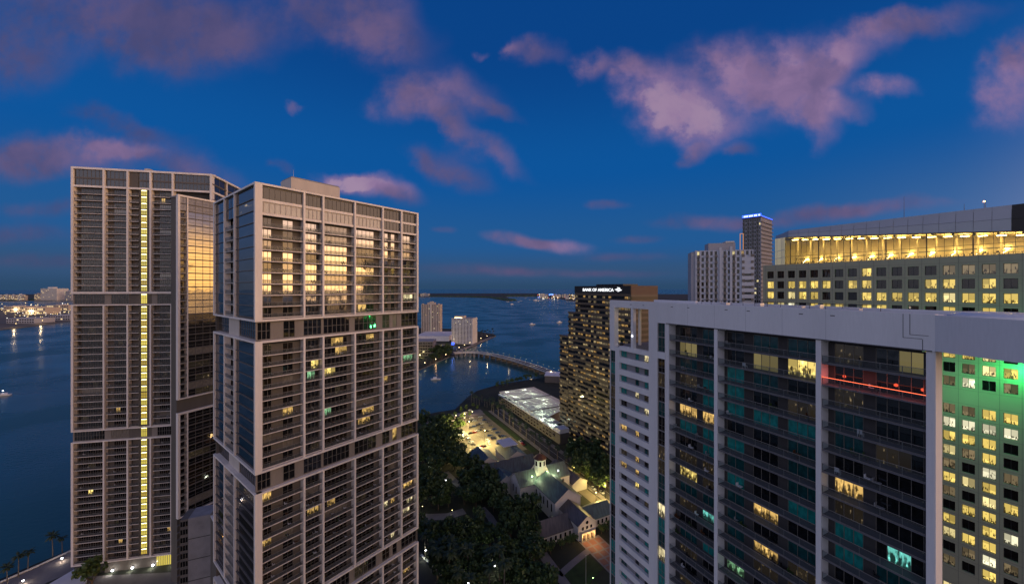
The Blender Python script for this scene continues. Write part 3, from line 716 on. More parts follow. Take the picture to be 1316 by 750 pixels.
# ================================================================== left tower and its projecting bay
def tower_one():
    AX, AY = -196.1, 164.6
    root = thing('apartment_tower', (AX, AY, 0), 'tallest apartment tower at far left with a bright yellow stair column running down its front', 'tower')
    fc = Face(AX, AY, .979, .204); LEN = 54.8; DEP = 28
    zz = lambda y: EYE-(y-HY)*.3465
    tiers = [(zz(377.5), zz(214)), (zz(555), zz(391.4)), (zz(727.3), zz(568.2))]
    P = lambda px: fc.u(px)
    L1 = P(222.5)
    cols = [0, P(134), P(164.5), P(194), L1]
    wins, bals = [], []; wall = MB(); frame = MB(); core = MB(); stairs = []
    core.prism([fc.p(2, -2, 0)[:2], fc.p(LEN-1, -2, 0)[:2], fc.p(LEN-1, -DEP+1, 0)[:2], fc.p(2, -DEP+1, 0)[:2]], -.5, tiers[0][1]-1, 'core_dark')
    layA = [(.04, .98, 11)]; layB = [(.24, .99, 7)]; layC = []; layD = [(.24, .98, 7)]
    st0, st1 = P(180), P(188)
    gl = pick(('glass_dark', 50), ('glass_brown', 30), ('glass_curtain', 4), ('lit_dim', 8), ('lit_warm', 1.0))
    def stair(a, h, tube=True):
        sm_ = RND.choice(['lit_stair', 'lit_stair', 'lit_stair_deep'])
        def fn(m):
            w = (st1-st0)
            m.pane(fc, st0, st1, -.62, a+.35, a+h-.1, sm_)
            for i in range(4): m.box(fc, st0+w*i/3-.06, st0+w*i/3+.06, -.62, -.5, a+.35, a+h-.1, 'mullion')
            m.box(fc, st0, st1, -.61, -.56, a+h*.55, a+h*.55+.12, 'mullion')
            if tube: m.box(fc, st0+.3, st1-.3, -.55, -.40, a+h-.45, a+h-.22, 'stair_tube')
        x, y, z = fc.p((st0+st1)/2, 0, a+1)
        stairs.append(((x, y, z), 5, fn))
    for ti, (z0, z1) in enumerate(tiers):
        top = z1-.9
        if ti == 0:
            # two tall dark glass storeys along the whole front
            zc = zz(238.5)
            us = [0, P(134), P(164.5), P(194), P(222.5), LEN]
            for b in range(5):
                a, c = us[b]+(.9 if b == 0 else .5), us[b+1]-.5
                if b == 2:
                    wall.box(fc, a, a+(c-a)*.42, -.6, -.2, zc+.4, top, 'beige_wall'); a = a+(c-a)*.45
                k = max(2, round((c-a)/1.5))
                mid = (zc+top)/2
                wins.append(window(fc, a, c, -.35, zc+.45, mid-.3, k, 'glass_blue', fw=.14, d=.1)); wins.append(window(fc, a, c, -.35, mid+.3, top, k, 'glass_blue', fw=.14, d=.1))
                wall.box(fc, a, c, -.8, -.1, mid-.3, mid+.3, 'slab_grey')
            wall.box(fc, 0, LEN-.9, -1.6, .3, zc-.4, zc+.45, 'frame_white')
            top = zc-.4
        nf = round((top-z0-.9)/3.0); fh = (top-z0-.9)/nf
        for k in range(nf):
            a = z0+.9+k*fh; ft = nf-1-k
            for b, lay in enumerate((layA, layB, layC, layD)):
                u0, u1 = cols[b]+(.9 if b == 0 else .75), cols[b+1]-(.9 if b == 3 else .6)
                ov = None
                if (ti, ft, b) in {(0, 6, 0), (0, 7, 0)}: ov = {0: 'lit_dim'}
                if (ti, ft, b) in {(2, 7, 0)}: ov = {0: 'lit_yellow'}
                if (ti, ft, b) in {(1, 2, 3), (1, 7, 3), (1, 10, 3), (2, 16, 3), (0, 7, 1), (0, 8, 3), (1, 16, 0), (1, 11, 0), (2, 3, 0)}: ov = {0: 'lit_dim'}
                if b == 2:
                    # wall with small balconies, then the stair column in its own slot
                    bals.append(balcony(fc, u0-.3, P(178), 1.5, a, 'slab_grey', step=1.4))
                    wall.box(fc, u0, st0-.02, -1.8, -1.5, a, a+fh-.24, 'beige_wall'); wall.box(fc, P(178)+.05, st0-.02, -1.5, -.45, a, a+fh, 'beige_wall')
                    wall.box(fc, st1+.02, u1, -1.8, -.45, a, a+fh, 'beige_wall')
                    wall.box(fc, st0-.02, st1+.02, -1.4, -.63, a, a+.35, 'beige_wall')
                    if not (ti == 0 and ft == 99): stair(a, fh, tube=not (ti == 1 and ft in (13, )))
                else:
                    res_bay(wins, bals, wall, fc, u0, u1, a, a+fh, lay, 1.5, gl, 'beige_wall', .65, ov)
        if ti < 2:
            g0, g1 = tiers[ti+1][1], z0
            for b, lay in enumerate((layA, layB, [], layD)):
                if b == 2:
                    wall.box(fc, cols[2], st0-.02, -1.2, -.7, g0, g1, 'beige_wall'); wall.box(fc, st1+.02, cols[3], -1.2, -.7, g0, g1, 'beige_wall')
                    stair(g0, g1-g0); continue
                gap_bay(wins, wall, fc, cols[b], cols[b+1], g0, g1, lay, gl, 'beige_wall')
        if ti == 0:
            frame.box(fc, 0, LEN, -1.6, .45, z1-.9, z1, 'frame_white'); frame.box(fc, 0, L1, -1.6, .45, z0, z0+.9, 'frame_white')
            for i, u in enumerate(cols): frame.box(fc, u if i == 0 else u-.35, u+.8 if i == 0 else u+.35, -1.6, .447, z0+.9, z1-.9, 'frame_white')
            frame.box(fc, LEN-.9, LEN, -1.6, .45, zz(250), z1-.9, 'frame_white')
            # left side return of the frame
        else:
            frame_ring(frame, fc, cols, z0, z1, w=.85)
    # base storeys
    zb = tiers[2][0]
    wall.box(fc, 0, P(133), -1.6, -1.2, -.5, zb, 'core_dark'); wall.box(fc, P(133), L1, -1.6, -.6, -.5, zb, 'beige_wall')
    # side faces
    side = fc.turned(LEN)
    sw = []
    zc = zz(238.5); mid = (zc+tiers[0][1]-.9)/2
    for (a, b_) in ((.9, 12), (12.6, DEP-.5)):
        for (p, q) in ((zc+.5, mid-.3), (mid+.3, tiers[0][1]-.9)):
            sw.append(window(side, a, b_, -.3, p, q, 2, 'glass_blue', fw=.2))
    wall.box(side, 0, DEP, -.8, .1, mid-.3, mid+.3, 'slab_grey'); wall.box(side, 0, DEP, -1.0, .3, zc-.4, zc+.5, 'frame_white')
    wall.box(side, 12, 12.6, -.8, .3, zc+.5, tiers[0][1]-.9, 'frame_white')
    frame.box(side, .45, DEP, -1.0, .45, tiers[0][1]-.9, tiers[0][1], 'frame_white')
    nfl = 56; z0 = .5; fh = (zc-.4-z0)/nfl
    for k in range(nfl):
        a = z0+k*fh
        sw.append(window(side, .9, DEP-.5, -.3, a+.3, a+fh-.1, 12, gl, fw=.1)); wall.box(side, .0, DEP, -.8, 0, a-.1, a+.3, 'slab_grey')
    left = Face(*fc.p(0, -DEP, 0)[:2], -fc.nx*-1, -fc.ny*-1) if False else Face(fc.p(0, -DEP, 0)[0], fc.p(0, -DEP, 0)[1], fc.nx, fc.ny)
    wall.box(left, 0, DEP-1.6, -.5, 0, -.5, tiers[0][1], 'beige_wall'); 
    bk = Face(*fc.p(LEN, -DEP, 0)[:2], -fc.dx, -fc.dy); wall.box(bk, 0, LEN, -.5, 0, -.5, tiers[0][1], 'beige_wall')
    wall.build('wall', root); frame.build('frame', root); core.build('core', root)
    emit(root, 'window', wins+sw); emit(root, 'balcony', bals); emit(root, 'stair_window', stairs)
    r = MB(); zt = tiers[0][1]
    r.prism([fc.p(.8, -.8, 0)[:2], fc.p(LEN-.8, -.8, 0)[:2], fc.p(LEN-.8, -DEP+.8, 0)[:2], fc.p(.8, -DEP+.8, 0)[:2]], zt-.9, zt-.5, 'roof_grey')
    ro = r.build('roof', root)
    p = MB(); p.box(fc, P(177), P(184), -10, -4, zt-.5, zt+2.0, 'beige_light'); p.box(fc, P(184.2), P(197), -14, -8, zt-.5, zt+1.6, 'beige_wall'); p.box(fc, P(198), P(212), -12, -7, zt-.5, zt+.8, 'roof_grey')
    p.build('plant_room', ro)
    # lit hall at the base, wall lamps
    h = MB(); uu0, uu1 = P(200), P(222)
    k = 9
    h.pane(fc, uu0, uu1, -.5, 1.2, 6.0, 'lit_stair')
    for i in range(k+1): h.box(fc, uu0+(uu1-uu0)*i/k-.08, uu0+(uu1-uu0)*i/k+.08, -.5, -.35, 1.2, 6.0, 'mullion')
    h.build('lobby_window', root)
    for px in (144.5, 170, 196.5, 225):
        u = P(px); m = MB(); m.box(fc, u-.25, u+.25, -.58, -.2, -1+3.2, 2.7, 'metal_dark'); m.ball(fc.p(u, .05, 2.1), .42, 'lamp_white')
        o = m.build('wall_lamp', root); pl('lamp_light', fc.p(u, 1.2, 2.2), 260, (1, .95, .85), o, .4)

    # ---- projecting bay tower in front of it (separate block, its own frame)
    bx, by = -144.8, 160.0
    b = thing('apartment_tower', (bx, by, 0), 'slim glass apartment block squeezed between the two big towers, glowing gold near its top', 'tower')
    ff = Face(bx, by, .398, .917); W = 21.0; DP = 6.0
    zc = lambda y: EYE-(y-HY)*160/475
    Z = [zc(249.4), zc(514), zc(531), 30.0]
    wl = MB(); fm = MB(); wn = []; bl = []; cr = MB()
    cr.prism([ff.p(.4, -1.2, 0)[:2], ff.p(W, -1.2, 0)[:2], ff.p(W, -DP, 0)[:2], ff.p(.4, -DP, 0)[:2]], 0, Z[0]-1, 'beige_wall')
    ub = 3.6
    for (z1, z0) in ((Z[0], Z[1]), (Z[2], Z[3])):
        fm.box(ff, 0, W, -1.2, .4, z1-.8, z1, 'frame_white'); fm.box(ff, 0, W, -1.2, .4, z0, z0+.6, 'frame_white')
        fm.box(ff, 0, .8, -1.2, .397, z0+.6, z1-.8, 'frame_white')
        nf = round((z1-z0-1.4)/3.05); fh = (z1-z0-1.4)/nf
        for k in range(nf):
            a = z0+.6+k*fh; ft = nf-1-k
            g = pick(('glass_dark', 30), ('glass_brown', 8), ('lit_dim', 6), ('glass_curtain', 4), ('lit_green', .6))
            if z1 == Z[0] and ft < 17: g = 'glass_gold'
            if z1 == Z[0] and ft < 2: g = 'glass_curtain'
            hot = None
            if z1 == Z[0] and ft in (21, 24, 25): hot = 'lit_yellow'
            n = 6; w = (W-ub)/n
            wn.append(window(ff, ub+.2, ub+w*4, -.2, a+.2, a+fh-.04, 4, g, fw=.12, d=.1, rows=(.42,)))
            wn.append(window(ff, ub+w*4+.02, W, -.2, a+.2, a+fh-.04, 2, hot or g, fw=.12, d=.1, rows=(.42,)))
            wl.box(ff, ub+.2, W, -1.1, .1, a-.04, a+.2, 'slab_grey')
            wl.box(ff, ub-.2, ub+.2, -1.1, .2, a, a+fh, 'frame_white')
            if ft > 1 or z1 != Z[0]:
                bl.append(balcony(ff.off(n=.2), .85, ub-.25, 1.4, a, 'beige_light', step=1.2))
                wl.box(ff, .85, ub-.2, -1.5, -1.2, a, a+fh, 'beige_light'); wn.append(window(ff, 1.5, 3.0, -1.18, a+.05, a+2.3, 1, 'glass_dark'))
            else: wn.append(window(ff, .9, ub-.3, -.2, a+.2, a+fh-.05, 2, 'glass_curtain'))
    wl.box(ff, 0, W, -1.6, -.7, Z[2], Z[1], 'beige_wall')
    for k in range(9): 
        a = 2+k*3.1; wn.append(window(ff, .9, W, -.2, a+.2, a+3, 10, 'glass_dark', fw=.1))
        wl.box(ff, 0, W, -1.1, 0, a-.1, a+.2, 'slab_grey')
    wl.build('wall', b); fm.build('frame', b); cr.build('core', b); emit(b, 'window', wn); emit(b, 'balcony', bl)
    rr = MB(); rr.prism([ff.p(0, -.4, 0)[:2], ff.p(W, -.4, 0)[:2], ff.p(W, -DP, 0)[:2], ff.p(0, -DP, 0)[:2]], Z[0]-1, Z[0]-.4, 'roof_grey'); rr.build('roof', b)

def pl(name, loc, power, col, parent=None, rad=.3):
    l = bpy.data.lights.new(name, 'POINT'); l.energy = power; l.color = col; l.shadow_soft_size = rad
    o = bpy.data.objects.new(name, l); COL.objects.link(o)
    if parent: w = wloc(parent); o.parent = parent; o.location = (loc[0]-w[0], loc[1]-w[1], loc[2]-w[2])
    else: o.location = loc
    return o
tower_one()

def podium():
    # low grey service block between the two towers
    x, y = at(231, 143); f = Face(x, y, .92, .39)
    r = thing('service_block', (x, y, 0), 'plain grey blank-walled service block wedged low between the two pale-framed towers', 'building')
    m = MB(); 
    zt = EYE-(668-HY)*143/475
    m.box(f, 2.6, 9.6, -8, 0, 0, zt, 'roof_grey', 'roof_grey')
    for k in range(1, 5): m.box(f, 2.6, 9.6, 0, .06, zt-k*8.2, zt-k*8.2+.25, 'core_dark')
    m.build('wall', r)
    wn = []
    for k in range(11): wn.append(window(f, 0, 2.5, -.2, zt-3-k*3.1, zt-.8-k*3.1, 3, 'glass_dark', fw=.1))
    q = MB(); q.box(f, 0, 2.58, -8, -.3, 0, zt-.2, 'slab_grey'); q.build('window_bay', r)
    emit(r, 'window', wn)
    p = MB()
    e = f.p(9.65, 0, 0); sx, sy = e[0], e[1]
    g = Face(sx, sy, .75, -.66)
    p.box(g, 0, 11, -.5, 0, 0, zt-1, 'beige_wall'); p.box(g, 0, 11, -.6, .05, zt-1, zt-.5, 'frame_white'); p.build('side_wall', r)
podium()
# ================================================================== white condominium, right foreground
def condo():
    PX, PY = 23.8, 89.0
    fc = Face(PX, PY, .440, -.898)
    root = thing('apartment_block', (PX, PY, 0), 'white slab apartment block in the right foreground with dark balconies and one red-lit balcony', 'apartment block')
    U = fc.u
    TOP, FB = 127.0, 122.9
    uE = U(1203); LEN = uE
    DP = 15.0
    wall = MB(); fas = MB(); core = MB(); pier = MB(); wins = []; bals = []; band = MB()
    # body outline: the south end is cut back along a slant
    fl = lambda u, n: fc.p(u, n, 0)[:2]
    u_w = U(857)      # where the balconies start
    uo0, uo1 = U(791), U(835)
    zo0, zo1 = 116.2, 125.5
    slant = [fl(u_w, -2.2), fl(uE-1.7, -2.2), fl(uE-6.0, -DP+.5), fl(u_w, -DP+.5)]
    core.prism(slant, 0, FB, 'condo_wall'); 
    core.prism([fl(0.3, -1.0), fl(u_w-.01, -1.0), fl(u_w-.01, -DP+.5), fl(.3, -DP+.5)], 0, zo0-.01, 'condo_band')
    core.prism([fl(uo1+.01, -1.0), fl(u_w-.01, -1.0), fl(u_w-.01, -DP+.5), fl(uo1+.01, -DP+.5)], zo0, FB, 'condo_white')
    # fascia and roof frame
    fas.box(fc, 0, u_w, -.6, .35, zo1, TOP, 'condo_white')
    fas.box(fc, u_w, LEN, -2.2, .35, FB, TOP, 'condo_white')
    fas.box(fc, uo1, u_w, -.99, .35, FB+.0, zo1-.001, 'condo_white')
    # corner piers round the open terrace
    fas.box(fc, 0, uo0, -.9, .35, zo0, zo1-.001, 'condo_white')
    fas.box(fc, 0, 1.2, -DP, -DP+1, zo0, zo1, 'condo_white')
    fas.box(fc, uo1-1.2, uo1-.01, -DP, -DP+1, zo0, zo1, 'condo_white')
    fas.box(fc, 0, uo1, -DP, -DP+.8, zo1, TOP, 'condo_white')
    uc = U(813.5); fas.box(fc, uc-.35, uc+.35, -.55, .3, zo0, zo1, 'condo_white')
    uc2 = U(796.5); fas.box(fc, uc2-.25, uc2+.25, -6.5, -6, zo0, zo1, 'condo_white')
    # fascia joints (a stepped expansion joint near the right end)
    for pts in (((U(1166), 124.3, TOP),), ):
        pass
    uj = U(1171); uk = U(1195)
    fas.box(fc, uj-.03, uj+.03, .35, .36, 124.6, TOP-.01, 'condo_joint'); fas.box(fc, uj-.6, uj-.54, .35, .36, 124.2, TOP-.01, 'condo_joint')
    fas.box(fc, uj, uk, .35, .36, 124.6, 124.66, 'condo_joint'); fas.box(fc, uj-.57, uk-.5, .35, .36, 124.2, 124.26, 'condo_joint')
    fas.box(fc, uk-.5, uk-.44, .35, .36, FB+.05, 124.2, 'condo_joint')
    fas.box(fc, u_w+.1, LEN-.2, .35, .40, FB, FB+.12, 'condo_joint')
    for q_ in range(1, 9):
        uq = q_*5.4
        if abs(uq-uj) > 1.5 and uq > u_w: fas.box(fc, uq-.012, uq+.012, .35, .354, FB+.12, TOP-.01, 'condo_band')
    for q_ in range(12): fas.box(fc, 3+q_*3.7, 3.5+q_*3.7, .35, .37, TOP-.75, TOP-.62, 'condo_joint') if q_ % 3 else None
    # fascia wing beyond the last pier
    ex, ey = fl(LEN, .35); d2x, d2y = .071, -.997
    fw = Face(ex, ey, d2x, d2y)
    wing = [(ex, ey), (ex+d2x*9.5, ey+d2y*9.5), (ex+d2x*9.5+15, ey+d2y*9.5+7.0), fl(LEN+3, -DP-1), fl(LEN, -DP+.5)]
    core_wing = MB(); core_wing.prism(wing, FB+.1, TOP-.25, 'condo_white', 'roof_white'); 
    fas.join(core_wing)
    fas.box(fw, 0, 9.5, -.5, .0, TOP-.25, TOP, 'condo_white')
    # white stair-window side
    r0 = U(792.4); wL0, wL1 = U(785.6), U(792)
    bandu0, bandu1 = U(797.3), U(835.2)
    tw0, tw1 = U(846.2), U(856)
    zt = FB-.6
    zrow0 = EYE-(448.5-HY)*87.0/F   # top of first recessed band
    pitch = 2.82
    fas.box(fc, wL1, bandu0, -.9, .35, 0, zo0, 'condo_white')
    fas.box(fc, bandu1, tw0, -.9, .35, 0, zo0, 'condo_white'); fas.box(fc, bandu1, tw0, -.9, .349, zo0, FB, 'condo_white')
    fas.box(fc, 0, .12, -.9, .30, 0, zo0, 'condo_white')
    fas.box(fc, bandu0, bandu1, -.9, .348, zrow0, zo0+.35, 'condo_white')
    fas.box(fc, .12, wL1, -.9, .348, zo0-1.0, zo0+.35, 'condo_white')
    fas.box(fc, tw1, u_w, -.9, .35, 0, FB, 'condo_white')
    lit_small = {(0, 2): 'lit_cream', (3, 1): 'lit_cream', (4, 2): 'lit_cream', (6, 0): 'lit_warm', (6, 1): 'lit_warm', (7, 2): None, (8, 0): 'lit_dim', (8, 1): 'lit_warm', (9, 0): 'lit_warm', (9, 1): 'lit_warm', (10, 1): 'lit_yellow', (19, 0): 'lit_green', (18, 1): 'lit_cream'}
    n = int((zrow0)/pitch)
    teal = pick(('glass_teal', 40), ('glass_teal_dark', 40), ('glass_black', 22), ('lit_dim', 5))
    for k in range(n):
        z1 = zrow0-k*pitch; z0 = z1-1.52
        fas.box(fc, bandu0, bandu1, -.9, .347, z1-pitch, z0, 'condo_white')
        band.box(fc, bandu0, bandu1, -1.0, -.35, z0, z1, 'condo_band')
        W = bandu1-bandu0
        for i, (f0, f1) in enumerate(((.0, .20), (.50, .62), (.80, 1.0))):
            g = lit_small.get((k, i)) or teal()
            wins.append(window(fc, bandu0+W*f0, bandu0+W*f1, -.34, z0+.02, z1-.02, 1 if i == 1 else 2, g, fw=.05))
    # glazed strips either side
    hf = 2.82
    for k in range(int(zo0/hf)):
        a = zo0-1.0-(k+1)*hf
        if a < 0: break
        wins.append(window(fc, .13, wL1-.02, .02, a+.12, a+hf, 2, teal, fw=.07, rows=(.3,)))
        fas.box(fc, .12, wL1, -.9, .12, a, a+.12, 'condo_band')
    ov = {12: 'lit_cream', 15: 'lit_cream', 20: 'lit_dim', 21: 'lit_cream', 9: 'lit_dim'}
    k = 0; a = FB
    while a > 3:
        h = 2.95
        if k == 2: fas.box(fc, tw0, tw1, -.9, .346, a-h*.45, a, 'condo_white'); a -= h*.45
        wins.append(window(fc, tw0+.02, tw1-.02, .02, a-h+.12, a, 2, ov.get(k) or teal, fw=.07, rows=(.35,), split=False))
        fas.box(fc, tw0, tw1, -.9, .12, a-h, a-h+.12, 'condo_band')
        a -= h; k += 1
    # balcony bays between full-height piers
    ps = [U(857), U(920.5), U(1052.5), U(1196)]
    pw = .62
    for i, u in enumerate(ps):
        a = u-(0 if i == 0 else pw/2); pier.box(fc, a, a+(pw if i < 3 else pw*1.0), -2.2, .16, 0, FB-.001, 'condo_white')
    pier.box(fc, uE-.75, uE, -.95, .1, 0, FB-.002, 'condo_white')
    bays = [(ps[0]+pw, ps[1]-pw/2, [(.10, .50, 3), (.62, .985, 3)]),
            (ps[1]+pw/2, ps[2]-pw/2, [(.03, .24, 2), (.34, .60, 3), (.69, .96, 3)]),
            (ps[2]+pw/2, ps[3]-pw/2, [(.07, .38, 3), (.50, .93, 4)])]
    PIT = 2.97; z_first = FB-.15-PIT
    special = {(0, 1, 0): 'lit_curtain', (0, 5, 0): 'lit_warm', (0, 5, 1): 'lit_warm', (0, 8, 0): 'lit_dim', (0, 9, 0): 'lit_yellow', (0, 11, 1): 'lit_teal', (0, 3, 0): 'lit_dim', (0, 14, 0): 'lit_dim', (0, 16, 0): 'lit_dim',
               (0, 3, 1): 'glass_teal', (0, 4, 1): 'glass_teal', (0, 5, 9): 0, (0, 2, 1): 'glass_teal_dark', (0, 10, 1): 'glass_teal_dark',
               (1, 0, 1): 'glass_teal_dark', (1, 0, 2): 'glass_teal_dark', (1, 1, 2): 'lit_yellow', (1, 1, 1): 'lit_curtain', (1, 2, 0): 'glass_teal', (1, 3, 0): 'glass_teal', (1, 4, 0): 'glass_teal', (1, 4, 1): 'glass_teal', (1, 4, 2): 'glass_teal', (1, 3, 2): 'lit_dim',
               (1, 8, 0): 'glass_teal', (1, 9, 1): 'lit_warm', (1, 11, 1): 'lit_warm', (1, 12, 2): 'lit_dim', (1, 13, 0): 'lit_green', (1, 12, 1): 'lit_dim', (1, 14, 2): 'lit_warm', (1, 16, 1): 'lit_dim', (1, 11, 0): 'glass_teal_dark', (1, 15, 0): 'glass_teal_dark',
               (2, 0, 0): 'lit_dim', (2, 0, 1): 'lit_curtain', (2, 2, 0): 'lit_dim', (2, 6, 0): 'lit_warm', (2, 7, 0): 'lit_dim', (2, 8, 1): 'lit_teal', (2, 8, 0): 'glass_teal', (2, 9, 1): 'glass_teal_dark', (2, 10, 1): 'lit_dim', (2, 12, 0): 'glass_teal_dark'}
    gl = pick(('glass_black', 52), ('glass_teal_dark', 22), ('glass_teal', 9), ('lit_dim', 7))
    nfl = int(z_first/PIT)
    for b, (u0, u1, lay) in enumerate(bays):
        for k in range(nfl+1):
            z0 = z_first-k*PIT
            ovr = {i: special[(b, k, i)] for i in range(3) if (b, k, i) in special}
            rail = None
            if (b, k) == (2, 1): rail = dict(lamp='neon_red')
            res_bay(wins, bals, wall, fc, u0, u1, z0, z0+PIT, lay, 1.75, gl, 'condo_wall', .6, ovr, dict(glass='rail_glass_dark', step=2.05, bar=.03, slabt=.16, **(rail or {})))
    wall.build('wall', root); core.build('core', root); fas.build('fascia', root); pier.build('pier', root); band.build('spandrel', root)
    emit(root, 'window', wins); emit(root, 'balcony', bals)
    # light of the red balcony
    z = z_first-PIT+1.0
    for t in (.12, .38, .64, .88):
        u = bays[2][0]+(bays[2][1]-bays[2][0])*t
        pl('balcony_light', fc.p(u, -.5, z), 34, (1, .10, .04), root, .2)
    # roof deck, inner parapet, plant
    rf = MB()
    deck = [fl(0, -.6), fl(LEN, -.3), fl(LEN, -DP+.5), fl(0, -DP)]
    rf.prism(deck, TOP-1.1, TOP-.55, 'roof_white')
    rf.box(fc, 0, LEN+2.5, -DP-.4, -DP, TOP-1.2, TOP-.1, 'condo_white')
    rf.box(fc, 0, LEN, -.6, .34, TOP, TOP+.10, 'condo_white')
    ro = rf.build('roof', root)
    q = MB()
    for i in range(14):
        u = 14+i*2.3; q.tube(fc.p(u, -DP+1.2, TOP-.6), fc.p(u, -DP+1.2, TOP+.35), .04, .04, 'metal_dark', 5)
    q.tube(fc.p(14, -DP+1.2, TOP+.35), fc.p(44, -DP+1.2, TOP+.35), .05, .05, 'sign_blue' if False else 'metal_dark', 5)
    for (u, w, h) in ((20, 1.2, .5), (27, .8, .7), (33, 1.6, .45), (36.5, .7, .8), (40, 2.2, .4)):
        q.box(fc, u, u+w, -DP+2.2, -DP+3.4, TOP-.55, TOP-.55+h, 'metal_light')
    q.build('roof_plant', ro)
    dsk = MB(); cx, cyy = ex+6.6, ey-1.0
    dsk.tube((cx, cyy, TOP-.25), (cx, cyy, TOP+.02), 4.2, 4.2, 'condo_white', 40); dsk.tube((cx, cyy, TOP+.02), (cx, cyy, TOP+.30), 3.9, 3.2, 'boat_white', 40)
    dsk.build('skylight', ro)
    # terrace: floor, parapet glass, lamp
    t = MB(); t.prism([fl(.1, -.6), fl(uo1, -.6), fl(uo1, -DP), fl(.1, -DP)], zo0, zo0+.12, 'paving'); t.build('terrace', root)
    pl('terrace_light', fc.p(uc, -3, zo0+4.5), 60, (1, .8, .6), root, .2)
    m = MB(); m.ball(fc.p(uc+.1, .42, zo0+3.2), .13, 'lamp_white'); m.build('terrace_lamp', root)
    # potted palm on the terrace
    g = thing('potted_plant', fc.p(1.8, -1.8, zo0+.12), 'spiky dark potted plant on the open corner terrace of the white block', 'plant')
    m = MB(); m.tube(fc.p(1.8, -1.8, zo0+.12), fc.p(1.8, -1.8, zo0+.8), .35, .45, 'metal_dark', 10); m.build('pot', g)
    lf = MB()
    for i in range(34):
        a = RND.uniform(0, 6.28); l = RND.uniform(1.0, 1.9); el = RND.uniform(.5, 1.4)
        o = Vector(fc.p(1.8, -1.8, zo0+.8)); d = Vector((math.cos(a)*math.cos(el), math.sin(a)*math.cos(el), math.sin(el)))*l
        s = Vector((-math.sin(a), math.cos(a), 0))*.09
        lf.quad(tuple(o-s*.5), tuple(o+d*.55-s), tuple(o+d*1.0-Vector((0, 0, .2))), tuple(o+d*.55+s), 'leaf_dark')
    lf.build('foliage', g)
    # chairs on balconies: seat, back, legs
    def balcony_chair(bay, k, f, label, mat, turn=0):
        u0, u1, _ = bays[bay]; u = u0+(u1-u0)*f; z = z_first-k*PIT
        c = thing('balcony_chair', fc.p(u, -.75, z), label, 'chair', 'chairs on the balconies')
        m = MB(); m.box(fc, u, u+.55, -1.05, -.5, z+.40, z+.46, mat); m.build('seat', c)
        m = MB(); m.box(fc, u+.02, u+.53, -.56, -.5, z+.461, z+.95, mat); m.build('backrest', c)
        for a, b in ((.03, -1.02), (.49, -1.02), (.03, -.57), (.49, -.57)):
            m = MB(); m.box(fc, u+a, u+a+.04, b, b+.04, z+.002, z+.40, mat); m.build('leg', c)
    balcony_chair(1, 1, .27, 'white chair on a second-floor-down balcony left of the brightly lit yellow window', 'boat_white')
    balcony_chair(2, 3, .36, 'pale chair on the balcony two floors below the red-lit one', 'boat_white')
    balcony_chair(2, 5, .12, 'white chair beside the dark wall above the warm-lit window of the right bay', 'boat_white')
    balcony_chair(0, 0, .97, 'white chair at the pier end of the topmost left balcony', 'boat_white')
condo()

